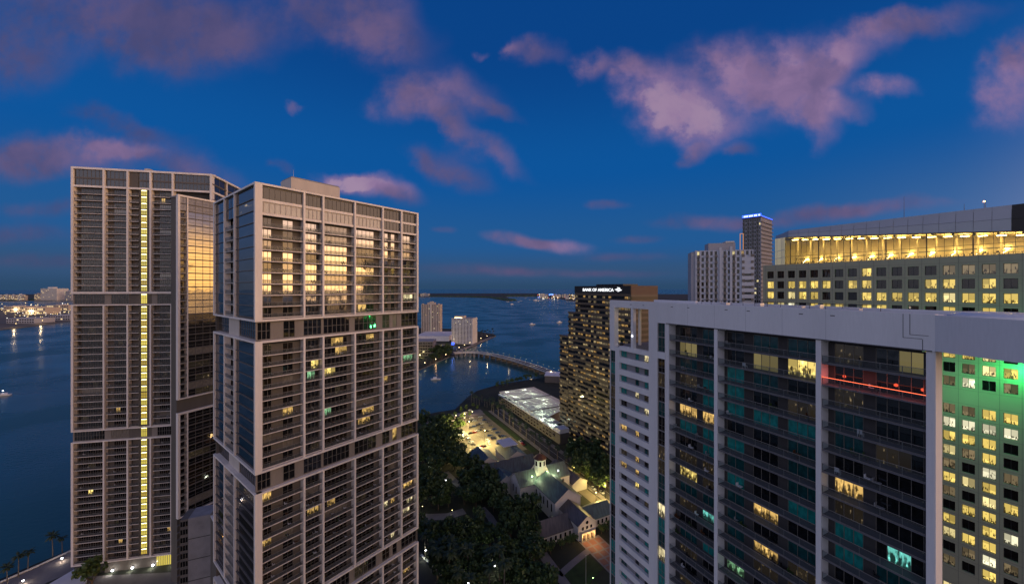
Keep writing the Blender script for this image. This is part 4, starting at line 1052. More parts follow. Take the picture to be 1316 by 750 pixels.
# ================================================================== office building behind, right
def office():
    k0 = 99*915.0
    Y0 = k0/(980.5-375); X0, _ = at(980.5, Y0)
    fc = Face(X0, Y0, .512, -.859)
    root = thing('office_building', (X0, Y0, 0), 'broad concrete office building with square windows under a long glowing glass top floor', 'office building')
    U = fc.u; LEN = U(1330)+6
    wall = MB(); joint = MB(); wins = []
    TOPC = 139.1; DP = 40
    first = U(985.8); last = U(1289.5); pit = (last-first)/16; ww = pit*.66
    nlev = 33
    rows = [(136.6-4*k) for k in range(nlev)]
    blank = {9, 22}
    cols = [first+i*pit for i in range(-0, 19)]
    # spandrels and piers
    zprev = TOPC
    for k, zt in enumerate(rows):
        if k in blank: continue
        wall.box(fc, 0, LEN, -.8, 0, zt, zprev, 'office_wall')
        for i in range(len(cols)+1):
            a = 0 if i == 0 else cols[i-1]+ww
            b = cols[i] if i < len(cols) else LEN
            if b > a: wall.box(fc, a, min(b, LEN), -.8, -.002, zt-2.75, zt, 'office_wall')
        zprev = zt-2.75
    wall.box(fc, 0, LEN, -.8, 0, 0, zprev, 'office_wall')
    for i in range(len(cols)):   # shallow panel joints
        u = cols[i]-(pit-ww)/2
        joint.box(fc, u-.04, u+.04, 0, .012, 0, TOPC, 'office_joint')
    for k in range(nlev): joint.box(fc, 0, LEN, .0, .011, rows[k]+.60, rows[k]+.66, 'office_joint')
    known = {0: 'ddddddddydddddddd', 1: 'ydyyyydyydd yydyd'.replace(' ', 'd'), 2: 'ydcyydddyyyyycyyy', 3: 'ycwdyyydyydddydyd', 4: 'ydyydyydyyydyyyyd'}
    rnd = random.Random(11)
    for k, zt in enumerate(rows):
        if k in blank: continue
        for i, u in enumerate(cols):
            s = known.get(k, '')
            ch = s[i] if i < len(s) else None
            if ch is None or ch == ' ': ch = rnd.choices('ydcwm', [30, 34, 14, 5, 17])[0]
            g = {'y': 'office_yellow', 'd': 'glass_black', 'c': 'office_cream', 'w': 'office_white', 'm': 'office_dim'}[ch]
            if k == 0 and ch == 'd': g = 'office_dim' if i > 12 else 'glass_black'
            if k == 11 and i >= 12: g = 'office_white'
            if k == 10 and i >= 12: g = 'office_dim' if i < 15 else 'office_yellow'
            wins.append(window(fc, u, u+ww, -.55, zt-2.74, zt-.01, 2, g, fw=.09, frame='metal_dark'))
    wall.prism([fc.p(0, -.8, 0)[:2], fc.p(LEN, -.8, 0)[:2], fc.p(LEN, -DP, 0)[:2], fc.p(0, -DP, 0)[:2]], 0, TOPC-.35, 'office_wall', 'roof_grey')
    wall.build('wall', root); joint.build('panel_joint', root); emit(root, 'window', wins)
    # glass top floor: real room behind a curtain of panes
    A = fc.off(n=-2.2); ua, ub = A.u(1009), LEN-2
    xl, yl = A.p(ua, 0, 0)[:2]
    zl = EYE+65*A.p(ua, 0, 0)[1]**1/F if False else EYE+65*yl/F
    ue = A.u(1306); ye = A.p(ue, 0, 0)[1]; zr = EYE+73.0*ye/F
    ztop = lambda u: zl+(zr-zl)*(u-ua)/(ue-ua)
    room = MB()
    room.box(A, ua, ub, -12.2, -12, TOPC-.3, zl, 'office_ceiling'); room.box(A, ua, ub, -12, -.3, TOPC-.3, TOPC+.02, 'office_ceiling')
    room.quad(A.p(ua, -.2, zl-.1), A.p(ub, -.2, ztop(ub)-.1), A.p(ub, -12, ztop(ub)-.1), A.p(ua, -12, zl-.1), 'office_ceiling')
    bq = [A.p(ua, -12, 0)[:2], at(998.5, yl+10.5)]
    room.quad((*bq[0], TOPC), (*bq[1], TOPC), (*bq[1], zl), (*bq[0], zl), 'office_ceiling')
    for i in range(15):
        u = ua+2+i*(ub-ua-4)/14
        room.box(A, u-.18, u+.18, -11.9, -.7, ztop(u)-.75, ztop(u)-.2, 'office_joint')
        room.box(A, u-.2, u+.2, -6.2, -5.8, TOPC+.02, ztop(u)-.75, 'office_ceiling')
    room.box(A, ua+.5, ub-.5, -8, -7.7, ztop(ub)-3.2, ztop(ub)-2.8, 'office_joint')
    ro = room.build('interior', root)
    rr = random.Random(5)
    for i in range(18):
        u = ua+1.2+i*(ub-ua-2)/18; lm = MB()
        lm.box(A, u, u+1.6, -4.2, -2.8, ztop(u)-.9, ztop(u)-.82, 'ceiling_lamp'); lm.build('ceiling_light', ro)
    for i in range(12):
        u = ua+2.5+i*(ub-ua-3)/12; lm = MB()
        lm.box(A, u, u+.9, -11.7, -11.4, TOPC+2.2, TOPC+2.9, 'ceiling_lamp')
        lm.tube(A.p(u, -9, TOPC+1.0), A.p(u+1.2, -9, TOPC+2.2), .07, .07, 'lamp_warm', 5); lm.build('wall_light', ro)
    de = MB()
    for i in range(26):
        u = ua+1+i*(ub-ua-3)/26; w = rr.uniform(.9, 1.8)
        de.box(A, u, u+w, -2.6, -1.8, TOPC+.75, TOPC+.8, 'metal_dark'); de.box(A, u+.1, u+.2, -2.5, -1.9, TOPC+.02, TOPC+.75, 'metal_dark'); de.box(A, u+w-.2, u+w-.1, -2.5, -1.9, TOPC+.02, TOPC+.75, 'metal_dark')
        if rr.random() < .6: de.box(A, u+.3, u+.8, -2.35, -2.25, TOPC+.801, TOPC+1.25, 'metal_dark')
    o = de.build('desk_row', ro); o['kind'] = 'stuff'
    npn = 34; gl = []
    for i in range(npn):
        u0 = ua+(ub-ua)*i/npn; u1 = ua+(ub-ua)*(i+1)/npn
        def fn(m, u0=u0, u1=u1, i=i):
            zt0 = ztop(u0); zt1 = ztop(u1)
            m.quad(A.p(u0, 0, TOPC), A.p(u1, 0, TOPC), A.p(u1, 0, zt1), A.p(u0, 0, zt0), 'pane_clear', True)
            w = .26 if i % 5 == 1 else .07
            m.box(A, u0-w/2, u0+w/2, -.12, .12, TOPC, min(zt0, zt1), 'metal_dark')
            m.box(A, u0+w/2+.001, u1-w/2, -.05, .05, TOPC+3.1, TOPC+3.22, 'metal_dark')
        x, y, z = A.p((u0+u1)/2, 0, TOPC+4); gl.append(((x, y, z), 8, fn))
    emit(root, 'glass_panel', gl)
    # glazed end returning to the left
    x2, y2 = at(996.3, yl+11)
    B = Face(x2, y2, xl-x2, yl-y2); BL = math.hypot(xl-x2, yl-y2)
    gb = []
    zl2 = EYE+ (370-307)*y2/F
    for i in range(6):
        u0 = BL*i/6; u1 = BL*(i+1)/6
        def fn(m, u0=u0, u1=u1):
            h = lambda u: zl2+(zl-zl2)*u/BL
            m.quad(B.p(u0, 0, TOPC), B.p(u1, 0, TOPC), B.p(u1, 0, h(u1)), B.p(u0, 0, h(u0)), 'lit_curtain_pale', True)
            m.box(B, u0-.06, u0+.06, -.1, .1, TOPC, h(u0), 'metal_light'); 
            for zz_ in (3, 6): m.box(B, u0+.061, u1-.061, -.04, .04, TOPC+zz_, TOPC+zz_+.15, 'metal_light')
        gb.append(((x2, y2, TOPC+3), 8, fn))
    emit(root, 'end_glazing', gb)
    # roof screen: metal panels tapering to the left
    rs = MB(); ZR = EYE+22.2
    C = fc.off(n=-.8); k = 20
    u_s = C.u(1013); u_d = C.u(1301.3)
    zlow = lambda u: ztop(u)+.02
    def zhi(u): return ZR-.6 if u < u_s else ZR
    n = 19
    for i in range(n):
        a = u_s+(LEN-u_s)*i/n; b = u_s+(LEN-u_s)*(i+1)/n
        mt = 'office_screen' if b < u_d+2 else 'bank_dark'
        zm = (zlow(a)*.55+ZR*.45)
        g = .035
        rs.quad(C.p(a+g, 0, zm+g), C.p(b-g, 0, zm+g), C.p(b-g, -.5, ZR), C.p(a+g, -.5, ZR), mt)
        rs.quad(C.p(a+g, .1, zlow(a)), C.p(b-g, .1, zlow(b)), C.p(b-g, 0, zm-g), C.p(a+g, 0, zm-g), mt)
    rs.quad(C.p(u_s, -.2, zlow(u_s)), C.p(LEN, -.2, zlow(LEN)), C.p(LEN, -.62, ZR-.02), C.p(u_s, -.62, ZR-.02), 'office_joint')
    xa, ya = B.p(0, 0, 0)[:2]
    rs.quad((xa, ya, zl2), (*C.p(u_s, .1, 0)[:2], zlow(u_s)), (*C.p(u_s, -.5, 0)[:2], ZR), (xa+1, ya+1, zl2+1.2), 'office_screen')
    top = [C.p(u_s, -.5, 0)[:2], C.p(LEN, -.5, 0)[:2], C.p(LEN, -DP, 0)[:2], at(1012, ya+22), (xa+.8, ya+.8)]
    rs.prism(top, ZR-1.2, ZR-.15, 'office_screen', 'roof_grey')
    rs.build('roof_screen', root)
    mst = MB()
    for px, h in ((1158, 7.0), (1236, 2.2), (1264, 2.0)):
        u = C.u(px); mst.tube(C.p(u, -3, ZR-.2), C.p(u, -3, ZR+h), .07, .03, 'metal_dark', 5)
    u = C.u(1262); mst.ball(C.p(u, -3, ZR+2.2), .2, 'lamp_orange'); mst.tube(C.p(u, -3, ZR), C.p(u, -3, ZR+2), .06, .06, 'metal_dark', 5)
    mst.build('roof_mast', root)
    # green flood light on the facade
    u = U(1306); gl_ = MB(); gz = EYE-(478-HY)*fc.p(u, 0, 0)[1]/F
    gl_.tube(fc.p(u+2.4, .02, gz), fc.p(u+2.4, 1.2, gz), .05, .05, 'metal_dark', 5); gl_.ball(fc.p(u+2.4, 1.4, gz), .12, 'lamp_green'); gl_.build('flood_lamp', root)
    pl('green_flood', fc.p(u+1.8, 3.2, gz+.5), 4200, (.02, 1.0, .20), root, .3)
    pl('green_flood', fc.p(u-8, 11, gz-6), 2800, (.16, 1.0, .36), root, .5)
# clear pane for the top floor
m_, nt_, out_ = newmat('pane_clear')
t_ = nd(nt_, 'ShaderNodeBsdfTransparent'); t_.inputs[0].default_value = (.86, .88, .84, 1)
g_ = nd(nt_, 'ShaderNodeBsdfGlossy'); g_.inputs['Roughness'].default_value = .03
f_ = nd(nt_, 'ShaderNodeFresnel'); f_.inputs[0].default_value = 1.5
x_ = nd(nt_, 'ShaderNodeMixShader'); nt_.links.new(f_.outputs[0], x_.inputs[0]); nt_.links.new(t_.outputs[0], x_.inputs[1]); nt_.links.new(g_.outputs[0], x_.inputs[2]); nt_.links.new(x_.outputs[0], out_.inputs[0])
lit('lit_curtain_pale', (1.0, .84, .48), .38, 'curtain')
office()

# ================================================================== bank tower
def bank():
    ax, ay = at(811, 250)
    fc = Face(ax-.440*64, ay+.898*64, .440, -.898); LEN = 64
    root = thing('bank_tower', (ax, ay, 0), 'dark brown stepped office tower with an illuminated bank name along its top', 'office tower')
    TOP = 131.6; U = fc.u
    u730, u719 = U(730), U(719)
    segs = [(0, LEN, TOP), (u730, 0, EYE-(400-HY)*316/F), (u719, u730, EYE-(429.5-HY)*328/F)]
    wall = MB(); wins = []
    rnd = random.Random(3)
    for (a, b, zt) in segs:
        d = 25.0
        wall.prism([fc.p(a, -.9, 0)[:2], fc.p(b, -.9, 0)[:2], fc.p(b, -d, 0)[:2], fc.p(a, -d, 0)[:2]], 0, zt-.3, 'bank_dark', 'roof_grey')
        z = zt; k = 0
        if zt == TOP: 
            wall.box(fc, a, b, -.9, .4, TOP-5.6, TOP, 'bank_dark'); z = TOP-5.6
        while z > 6:
            wall.box(fc, a, b, -.9, .15 if k % 1 == 0 else 0, z-1.55, z, 'bank_stone')
            z0, z1 = z-3.85, z-1.55
            n = max(1, round((b-a)/3.3)); w = (b-a)/n
            fl = rnd.random()
            base = .24 if z > 60 else .12
            run = rnd.random() < .25
            for i in range(n):
                pl_ = base*(2.0 if run and .2 < i/n < .8 else 1.0)
                r = rnd.random()
                if r < pl_: g = rnd.choice(['bank_amber', 'bank_amber', 'bank_amber', 'bank_pale'])
                elif r < pl_+.28: g = 'office_dim'
                else: g = 'glass_black'
                wins.append(window(fc, a+w*i+.15, a+w*(i+1)-.15, -.6, z0, z1-.3, 3, g, fw=.12, frame='bank_dark', split=False))
            z -= 3.85; k += 1
    side = fc.turned(LEN)
    wall.box(side, 0, 24.8, -.8, .2, TOP-6.0, TOP+.02, 'bank_side'); z = TOP-6.0
    while z > 6:
        wall.box(side, 0, 24.8, -.8, .15, z-1.55, z, 'bank_stone')
        for i in range(5):
            g = rnd.choice(['glass_black', 'glass_black', 'office_dim', 'bank_amber'])
            wins.append(window(side, i*4.9+.3, i*4.9+4.8, -.6, z-3.85, z-1.55, 3, g, fw=.12, frame='bank_dark'))
        z -= 3.85
    wall.box(side, 0, 24.8, -.9, -.7, 0, TOP-6, 'bank_dark')
    wall.build('wall', root); emit(root, 'window', wins)
    r = MB(); r.box(fc, 20, 50, -20, -6, TOP-.3, TOP+1.3, 'bank_dark'); 
    for i in range(7): r.box(fc, 22+i*4, 23+i*4, -5.5, -5, TOP-.3, TOP+.9+.4*(i % 2), 'metal_dark')
    r.build('roof_plant', root)
    # letters
    u0 = U(749.5); u1 = U(789)
    cu = bpy.data.curves.new('sign_lettering', 'FONT'); cu.body = 'BANK OF AMERICA'; cu.extrude = .08; cu.offset = .012
    ob = bpy.data.objects.new('sign_lettering', cu); COL.objects.link(ob)
    bpy.context.view_layer.update()
    wd = ob.dimensions.x
    s = (u1-u0)/wd
    cu.materials.append(MATS['sign_white'])
    p = fc.p(u0, .50, TOP-4.0)
    ang = math.atan2(fc.dy, fc.dx)
    ob.rotation_euler = (R(90), 0, ang); ob.scale = (s, 3.1, 1.0)
    bpy.context.view_layer.update()
    me_ = bpy.data.meshes.new_from_object(ob.evaluated_get(bpy.context.evaluated_depsgraph_get())); rot, scl = ob.rotation_euler.copy(), ob.scale.copy()
    bpy.data.objects.remove(ob); ob = bpy.data.objects.new('sign_lettering', me_); COL.objects.link(ob); ob.rotation_euler = rot; ob.scale = scl
    ob.parent = root; ob.location = (p[0]-ax, p[1]-ay, p[2])
    # striped flag mark
    fm = MB(); lu0 = U(790.6); lw = U(800.5)-lu0; hgt = 3.6; zb = TOP-4.5
    def q(a, b, c, d, m='sign_white'):
        P = lambda t: fc.p(lu0+lw*t[0], .5, zb+hgt*t[1]); fm.quad(P(a), P(b), P(c), P(d), m)
    for i in range(3):      # strips rising to the right (lower left half)
        t = i*.17
        q((.0+t, .52-t*1.0), (.10+t, .42-t*1.0), (.62+t, .72-t*.9), (.52+t, .82-t*.9))
    for i in range(2):      # strips crossing the other way (upper right half)
        t = i*.2
        q((.30+t, .92-t*.4), (.40+t, .98-t*.4), (.66+t*.6, .86-t*.4), (.56+t*.6, .80-t*.4))
    fm.build('sign_emblem', root)
bank()

# ================================================================== far condos behind the roof
def far_block(name, label, px0, px1, Y, ang, ytop, wdt, depth, colr, nb, nfl, roof=None, cat='tower', balc=False, litp=.1, zbase=0, top_extra=None, group=None, white_piers=True):
    x, y = at(px0, Y); f = Face(x, y, math.cos(ang), math.sin(ang))
    L = wdt if wdt else f.u(px1)
    zt = EYE-(ytop-HY)*Y/F
    r = thing(name, (x, y, zbase), label, cat, group)
    w = MB(); w.prism([f.p(0, -.5, 0)[:2], f.p(L, -.5, 0)[:2], f.p(L, -depth, 0)[:2], f.p(0, -depth, 0)[:2]], zbase, zt, colr, 'roof_grey')
    wins = []; bl = []
    fh = (zt-zbase-1)/nfl
    rr = random.Random(name+label)
    for (fc, LL, n) in ((f, L, nb), (f.turned(L), depth, max(2, round(nb*depth/L))), ):
        cw = LL/n
        for i in range(n):
            fcut = .42 if white_piers else .12
            w.box(fc, i*cw, i*cw+cw*fcut, -.6, .2, zbase, zt, colr)
        for k in range(nfl):
            z = zbase+k*fh
            w.box(fc, 0, LL, -.6, .0, z, z+fh*.34, colr)
            for i in range(n):
                a, b = i*cw+cw*fcut, (i+1)*cw
                g = 'glass_black'
                q = rr.random()
                if q < litp: g = rr.choice(['lit_cream', 'lit_warm', 'office_cream'])
                if not proj(*fc.p(a, 0, z))[1] < 760: continue
                wins.append(window(fc, a, b, -.35, z+fh*.34, z+fh, 1, g, fw=.15, d=.1))
                if balc and i % 2 == 0:
                    x_, y_, z_ = fc.p((a+b)/2, 0, z)
                    def fn(m, fc=fc, a=a, b=b, z=z):
                        m.box(fc, a, b, -.3, 1.3, z+fh*.02, z+fh*.10, 'slab_grey'); m.box(fc, a, b, 1.2, 1.3, z+fh*.1, z+fh*.42, 'mullion')
                    bl.append(((x_, y_, z_), 3, fn))
    w.build('wall', r); emit(r, 'window', wins)
    if bl: emit(r, 'balcony', bl)
    return r, f, L, zt
b1, f1, L1, zt1 = far_block('apartment_block', 'white apartment block with close-set windows left of the blue-topped tower', 893.5, 968, 330, R(-14), 322, 0, 22, 'white_cool', 13, 30, balc=True, litp=.06)
mm = MB(); mm.box(f1, L1*.25, L1*.72, -16, -3, zt1, zt1+6.5, 'grey_far'); mm.box(f1, L1*.55, L1*.70, -12, -2.5, zt1+6.5, zt1+8.0, 'white_far'); mm.build('plant_room', b1)
mm = MB(); mm.box(f1, L1*.80, L1+.5, -12, .9, 0, zt1-6, 'white_cool', 'roof_grey'); mm.box(f1, -3.2, .0, -14, -1.2, 0, zt1-1.5, 'grey_far'); mm.box(f1, L1*.42, L1*.46, 0, 1.1, 0, zt1+2.2, 'white_cool'); mm.box(f1, L1*.60, L1*.64, 0, 1.1, 0, zt1+3.0, 'white_cool')
for k_ in range(26): mm.box(f1, L1*.80+1, L1-1, .9, .96, 8+k_*5.3, 10+k_*5.3, 'glass_black')
mm.build('wing', b1)
mm = MB(); uo = f1.u(953.5)
for uu in (uo-1.2, uo+1.2): mm.box(f1, uu-.25, uu+.25, -.8, -.4, zt1, zt1+14, 'tube_orange')
mm.box(f1, uo-1.2, uo+1.2, -.8, -.4, zt1+13.6, zt1+14.2, 'tube_orange'); mm.build('light_frame', b1)
b2, f2, L2, zt2 = far_block('tower_block', 'tall grey tower topped by a glowing blue sign band', 954.5, 978, 420, R(-50), 282, 0, 38, 'grey_far', 8, 46, litp=.05, white_piers=False, balc=True)
mm = MB(); mm.box(f2, -.5, L2+.5, -38.5, .8, zt2, zt2+1.2, 'bank_dark'); mm.build('roof', b2)
mm = MB(); mm.box(f2, -.3, L2+.3, .3, .8, zt2+1.2, zt2+4.2, 'sign_blue'); 
mm.build('sign_band', b2)
mm = MB()
for i, (a, b_) in enumerate(((.08, .14), (.17, .22), (.24, .30), (.36, .42), (.44, .50), (.52, .57), (.64, .72), (.74, .80), (.88, .96))):
    mm.box(f2, L2*a, L2*b_, .8, .95, zt2+1.9, zt2+3.4, 'sign_pale')
mm.build('sign_lights', b2)
mm = MB(); s2 = f2.turned(L2); mm.box(s2, 0, 38, .3, .8, zt2+1.2, zt2+2.0, 'sign_blue'); mm.box(f2, L2*.5, L2*.6, -8, -6, zt2+1.2, zt2+6, 'bank_dark'); mm.build('roof_light', b2)
# ================================================================== water, land, streets
def sheet(name, pts, z, mat, kind='structure', base=None, holes=None):
    m = MB()
    if base is None: m.poly([(x, y, z) for x, y in pts], mat)
    else:
        ar = sum(pts[i][0]*pts[(i+1) % len(pts)][1]-pts[(i+1) % len(pts)][0]*pts[i][1] for i in range(len(pts)))
        if ar < 0: pts = pts[::-1]
        m.prism(pts, base, z, 'stone_quay', mat)
    # triangulate through bmesh for concave outlines
    me = m.mesh(name); bm = bmesh.new(); bm.from_mesh(me); bmesh.ops.triangulate(bm, faces=bm.faces[:]); bm.to_mesh(me); bm.free()
    o = bpy.data.objects.new(name, me); COL.objects.link(o); o['kind'] = kind
    return o
G0 = (38.7, 190.6)      # church door: origin of the street grid
def G(a, b): return (G0[0]+.44*a+.898*b, G0[1]-.898*a+.44*b)
GF = Face(G0[0], G0[1], .44, -.898)
w = MB(); N = 64
w.poly([(42000*math.cos(2*math.pi*i/N), 42000*math.sin(2*math.pi*i/N), 0) for i in range(N)], 'bay_water')
o = w.build('water'); o['kind'] = 'structure'
LZ = 1.2
mainland = [gp(-90, 790), gp(0, 747), gp(48, 726), gp(92, 708), (-205, 215), (-185, 250), (-120, 320), gp(538, 536), gp(560, 531), gp(585, 527), gp(600, 512), gp(613, 503), gp(640, 495), gp(690, 487), gp(720, 484), (140, 560), (420, 760), (900, 1100), (1500, 1300), (1500, -200), (-330, -200)]
sheet('ground', mainland, LZ, 'soil', base=-2)
ZP = LZ+.01
def strip(name, a0, a1, b0, b1, mat, dz=.02, z=None):
    m = MB(); q = [G(a0, b0), G(a1, b0), G(a1, b1), G(a0, b1)]
    m.poly([(x, y, LZ+dz) for x, y in q], mat); o = m.build(name); o['kind'] = 'structure'; return o
# avenue east of the church, sidewalks with kerbs, parking lot
strip('road', -205, 60, 34, 42, 'asphalt', .02)
strip('road_marking', -205, 60, 37.9, 38.1, 'paint_white', .026)
def kerb(name, a0, a1, b0, b1, mat='paving'):
    m = MB(); m.box(GF, a0, a1, -b1, -b0, LZ, LZ+.14, mat); o = m.build(name); o['kind'] = 'structure'
kerb('pavement', -205, 60, 29.6, 33.0); kerb('pavement', -205, 60, 42.2, 46.0)
kerb('median', -205, -100, 23.0, 27.5, 'lawn_grass')
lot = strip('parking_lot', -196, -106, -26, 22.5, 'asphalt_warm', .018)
mk = MB()
for row_b in (-20, -4, 10):
    for i in range(22):
        a = -190+i*2.9
        q = [G(a, row_b), G(a+.12, row_b), G(a+.12, row_b+5), G(a, row_b+5)]
        mk.poly([(x, y, LZ+.024) for x, y in q], 'paint_white')
o = mk.build('parking_marking'); o['kind'] = 'structure'
sheet('waterfront_walk', [G(-212, -38), G(-197, -38), G(-197, 24), G(-214, 24)], LZ+.03, 'paving')
# park paths
def path(name, pxs, wd, z=LZ+.03, mat='paving'):
    P = [gp(x, y, LZ) for x, y in pxs]; m = MB(); L_ = []; R_ = []
    for i, (x, y) in enumerate(P):
        a = P[max(0, i-1)]; b = P[min(len(P)-1, i+1)]; dx, dy = b[0]-a[0], b[1]-a[1]; l = math.hypot(dx, dy) or 1
        L_.append((x-dy/l*wd/2, y+dx/l*wd/2, z)); R_.append((x+dy/l*wd/2, y-dx/l*wd/2, z))
    for i in range(len(P)-1): m.poly([R_[i], R_[i+1], L_[i+1], L_[i]], mat)
    o = m.build(name); o['kind'] = 'structure'; return o
path('path', [(528, 662), (550, 664), (575, 663), (597, 656)], 6.0)
path('path', [(572, 606), (583, 617), (597, 628)], 5.0)
path('path', [(619, 652), (630, 664), (637, 676)], 4.0)
path('path', [(690, 700), (700, 715), (716, 737), (727, 752), (740, 775)], 5.0)
path('path', [(719, 738), (735, 724), (751, 711), (762, 703)], 3.2)
path('path', [(684, 738), (700, 756)], 4.5)
road2 = sheet('road', [gp(537, 712), gp(541, 712), gp(580, 752), gp(600, 775), gp(520, 790)], LZ+.02, 'asphalt')
path('kerb_strip', [(541, 712), (560, 730), (578, 750), (600, 775)], 1.2, LZ+.05, 'paint_white')
sheet('lawn', [gp(722, 737), gp(752, 713), gp(776, 733), gp(745, 765)], LZ+.02, 'lawn_grass')
# entrance plaza in squares
pz = MB(); pj = MB()
sheet('plaza', [G(.5, -5.5), G(30, -5.5), G(30, 7), G(.5, 7)], LZ+.04, 'paving')
for i in range(6):
    for j in range(3):
        a = 2+i*4.4; b = -4.6+j*3.9
        q = [G(a, b), G(a+3.4, b), G(a+3.4, b+3.0), G(a, b+3.0)]; pz.poly([(x, y, LZ+.05) for x, y in q], 'paving_red')
o = pz.build('plaza_paving'); o['kind'] = 'structure'
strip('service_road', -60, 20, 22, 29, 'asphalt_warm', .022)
# waterside promenade left of the tall tower
sheet('promenade', [gp(-80, 782, LZ), gp(0, 749, LZ), gp(48, 728, LZ), gp(100, 704, LZ), gp(112, 726, LZ), gp(60, 748, LZ), gp(20, 775, LZ)], LZ+.02, 'paving')
sheet('pool_deck', [gp(60, 752, 3), gp(96, 731, 3), gp(112, 745, 3), gp(90, 780, 3)], 3.2, 'roof_white', base=1)
m = MB(); pts = [gp(-60, 773, LZ), gp(0, 748.5, LZ), gp(48, 727.5, LZ), gp(100, 703.5, LZ)]
for (a, b) in zip(pts, pts[1:]): m.tube((*a, LZ+.3), (*b, LZ+.3), .45, .45, 'paint_white', 6)
o = m.build('sea_wall'); tag(o, 'pale low sea wall edging the promenade at bottom left', 'sea wall')

# ------------------------------------------------------------------ island with two slab towers
isl = [gp(520, 483), gp(540, 475), gp(562, 465.5), gp(583, 456.5), gp(592, 451.5), gp(612, 443), gp(637.5, 431.5), gp(634, 429.5), gp(616, 426.5), gp(590, 423), gp(520, 421), gp(300, 421), gp(300, 470)]
sheet('island_ground', isl, LZ, 'soil', base=-1)
path('quay_road', [(583, 455), (596, 448.5), (612, 441.5), (632, 432.5)], 9, LZ+.05, 'paving')
def slab_tower(px0, px1, Y, ang, ytop, ybase, label, colr, nb, nfl, depth, L=0, litstrip=False):
    r, f, LL, zt = far_block('hotel_tower' if not litstrip else 'apartment_tower', label, px0, px1, Y, ang, ytop, L, depth, colr, nb, nfl, litp=.03, zbase=LZ)
    return r, f, LL, zt
r1, fa, La, zta = slab_tower(541.5, 565, 1000, R(-6), 391, 430, 'slim beige slab tower with a bright vertical strip standing on the island', 'beige_far', 11, 28, 24, litstrip=True)
m = MB()
m.box(fa, La*.47, La*.56, .25, .6, LZ+2, zta, 'beige_light'); m.build('pier', r1)
m = MB(); m.box(fa, La*.30, La*.70, -16, -4, zta, zta+5, 'beige_far'); m.box(fa, La*.42, La*.60, -14, -6, zta+5, zta+8, 'beige_far')
for t in (.03, .9): m.box(fa, La*t, La*(t+.07), -8, 0, zta, zta+2.5, 'beige_far')
m.build('penthouse', r1)
lm = MB(); lm.box(fa, La*.50, La*.53, .6, .8, LZ+6, LZ+60, 'lit_curtain_pale'); lm.build('light_strip', r1)
r2, fb, Lb, ztb = slab_tower(580.5, 607, 860, R(-14), 408.5, 442, 'broad pinkish hotel slab with a low penthouse near the island tip', 'white_far', 14, 20, 34)
m = MB(); m.box(fb, Lb*.1, Lb*.55, -20, -4, ztb, ztb+5, 'beige_far'); m.build('penthouse', r2)
m = MB()
for k, (t, w_) in enumerate(((.12, .35), )): m.box(fb, Lb*t, Lb*(t+w_), -3.9, -3.7, ztb+.3, ztb+1.0, 'lamp_warm')
m.build('roof_light', r2)
pl('facade_light', fb.p(-8, 30, 8), 15000, (1, .75, .5), r2, 1)
# low buildings on the island
def low(name, label, px0, px1, Y, ang, h, dep, colr, rows=0, rest=None, roofc='roof_grey', zb=LZ, cat='building'):
    x, y = at(px0, Y); f = Face(x, y, math.cos(ang), math.sin(ang)); L = f.u(px1)
    r = thing(name, (x, y, zb), label, cat)
    m = MB(); m.box(f, 0, L, -dep, 0, zb, zb+h, colr, colr); m.build('wall', r)
    m = MB(); m.box(f, -.3, L+.3, -dep-.3, .3, zb+h, zb+h+.5, roofc); m.build('roof', r)
    ws = []
    for k in range(rows):
        z = zb+h-(k+1)*(h/(rows+.2)); n = max(2, round(L/5))
        for i in range(n):
            ws.append(window(f, L*i/n+.4, L*(i+1)/n-.4, .03, z+.6, z+h/(rows+.2)*.75, 2, RND.choices(['glass_dark', 'lit_dim', 'lit_cream'], [8, 2, .6])[0], fw=.2))
    if ws: emit(r, 'window', ws)
    return r, f, L
low('flat_building', 'long low building with a lavender flat roof behind the island offices', 534, 577, 900, R(-2), 12, 95, 'roof_white', 0, roofc='roof_white')
low('office_block', 'grey low-rise office block at the island edge beside the middle tower', 530, 556, 700, R(2), 27, 40, 'slab_grey', 5)
x, y = gp(582, 446); t = thing('blue_sign', (x, y, LZ), 'small glowing blue sign at the island end of the bridge', 'sign')
m = MB(); m.box(WORLD, x-.3, x+.3, -y-.3, -y+.3, LZ, 9, 'metal_dark'); m.build('post', t)
m = MB(); m.box(WORLD, x-3, x+3, -y+.3, -y+.6, 5.5, 10.5, 'sign_blue'); m.build('sign_face', t)
pl('sign_light', (x, y-4, 7), 9000, (.1, .25, 1), t, 1)
# tensile canopies of the island garden: low tents
for i, (px, py) in enumerate(((571, 448), (566, 452))):
    x, y = gp(px, py); t = thing('garden_pavilion', (x, y, LZ), ['grey pavilion roof among the island trees, higher of two', 'grey pavilion roof among the island trees, lower of two'][i], 'pavilion')
    m = MB(); 
    for k in range(4):
        a, b = k*math.pi/2, (k+1)*math.pi/2
        m.poly([(x+7*math.cos(a), y+7*math.sin(a), 6), (x+7*math.cos(b), y+7*math.sin(b), 6), (x, y, 10)], 'slab_grey')
    m.build('roof', t)
    m = MB()
    for k in range(4): m.tube((x+6*math.cos(k*math.pi/2), y+6*math.sin(k*math.pi/2), LZ), (x+6*math.cos(k*math.pi/2), y+6*math.sin(k*math.pi/2), 6.4), .3, .3, 'metal_dark', 5)
    m.build('frame', t)

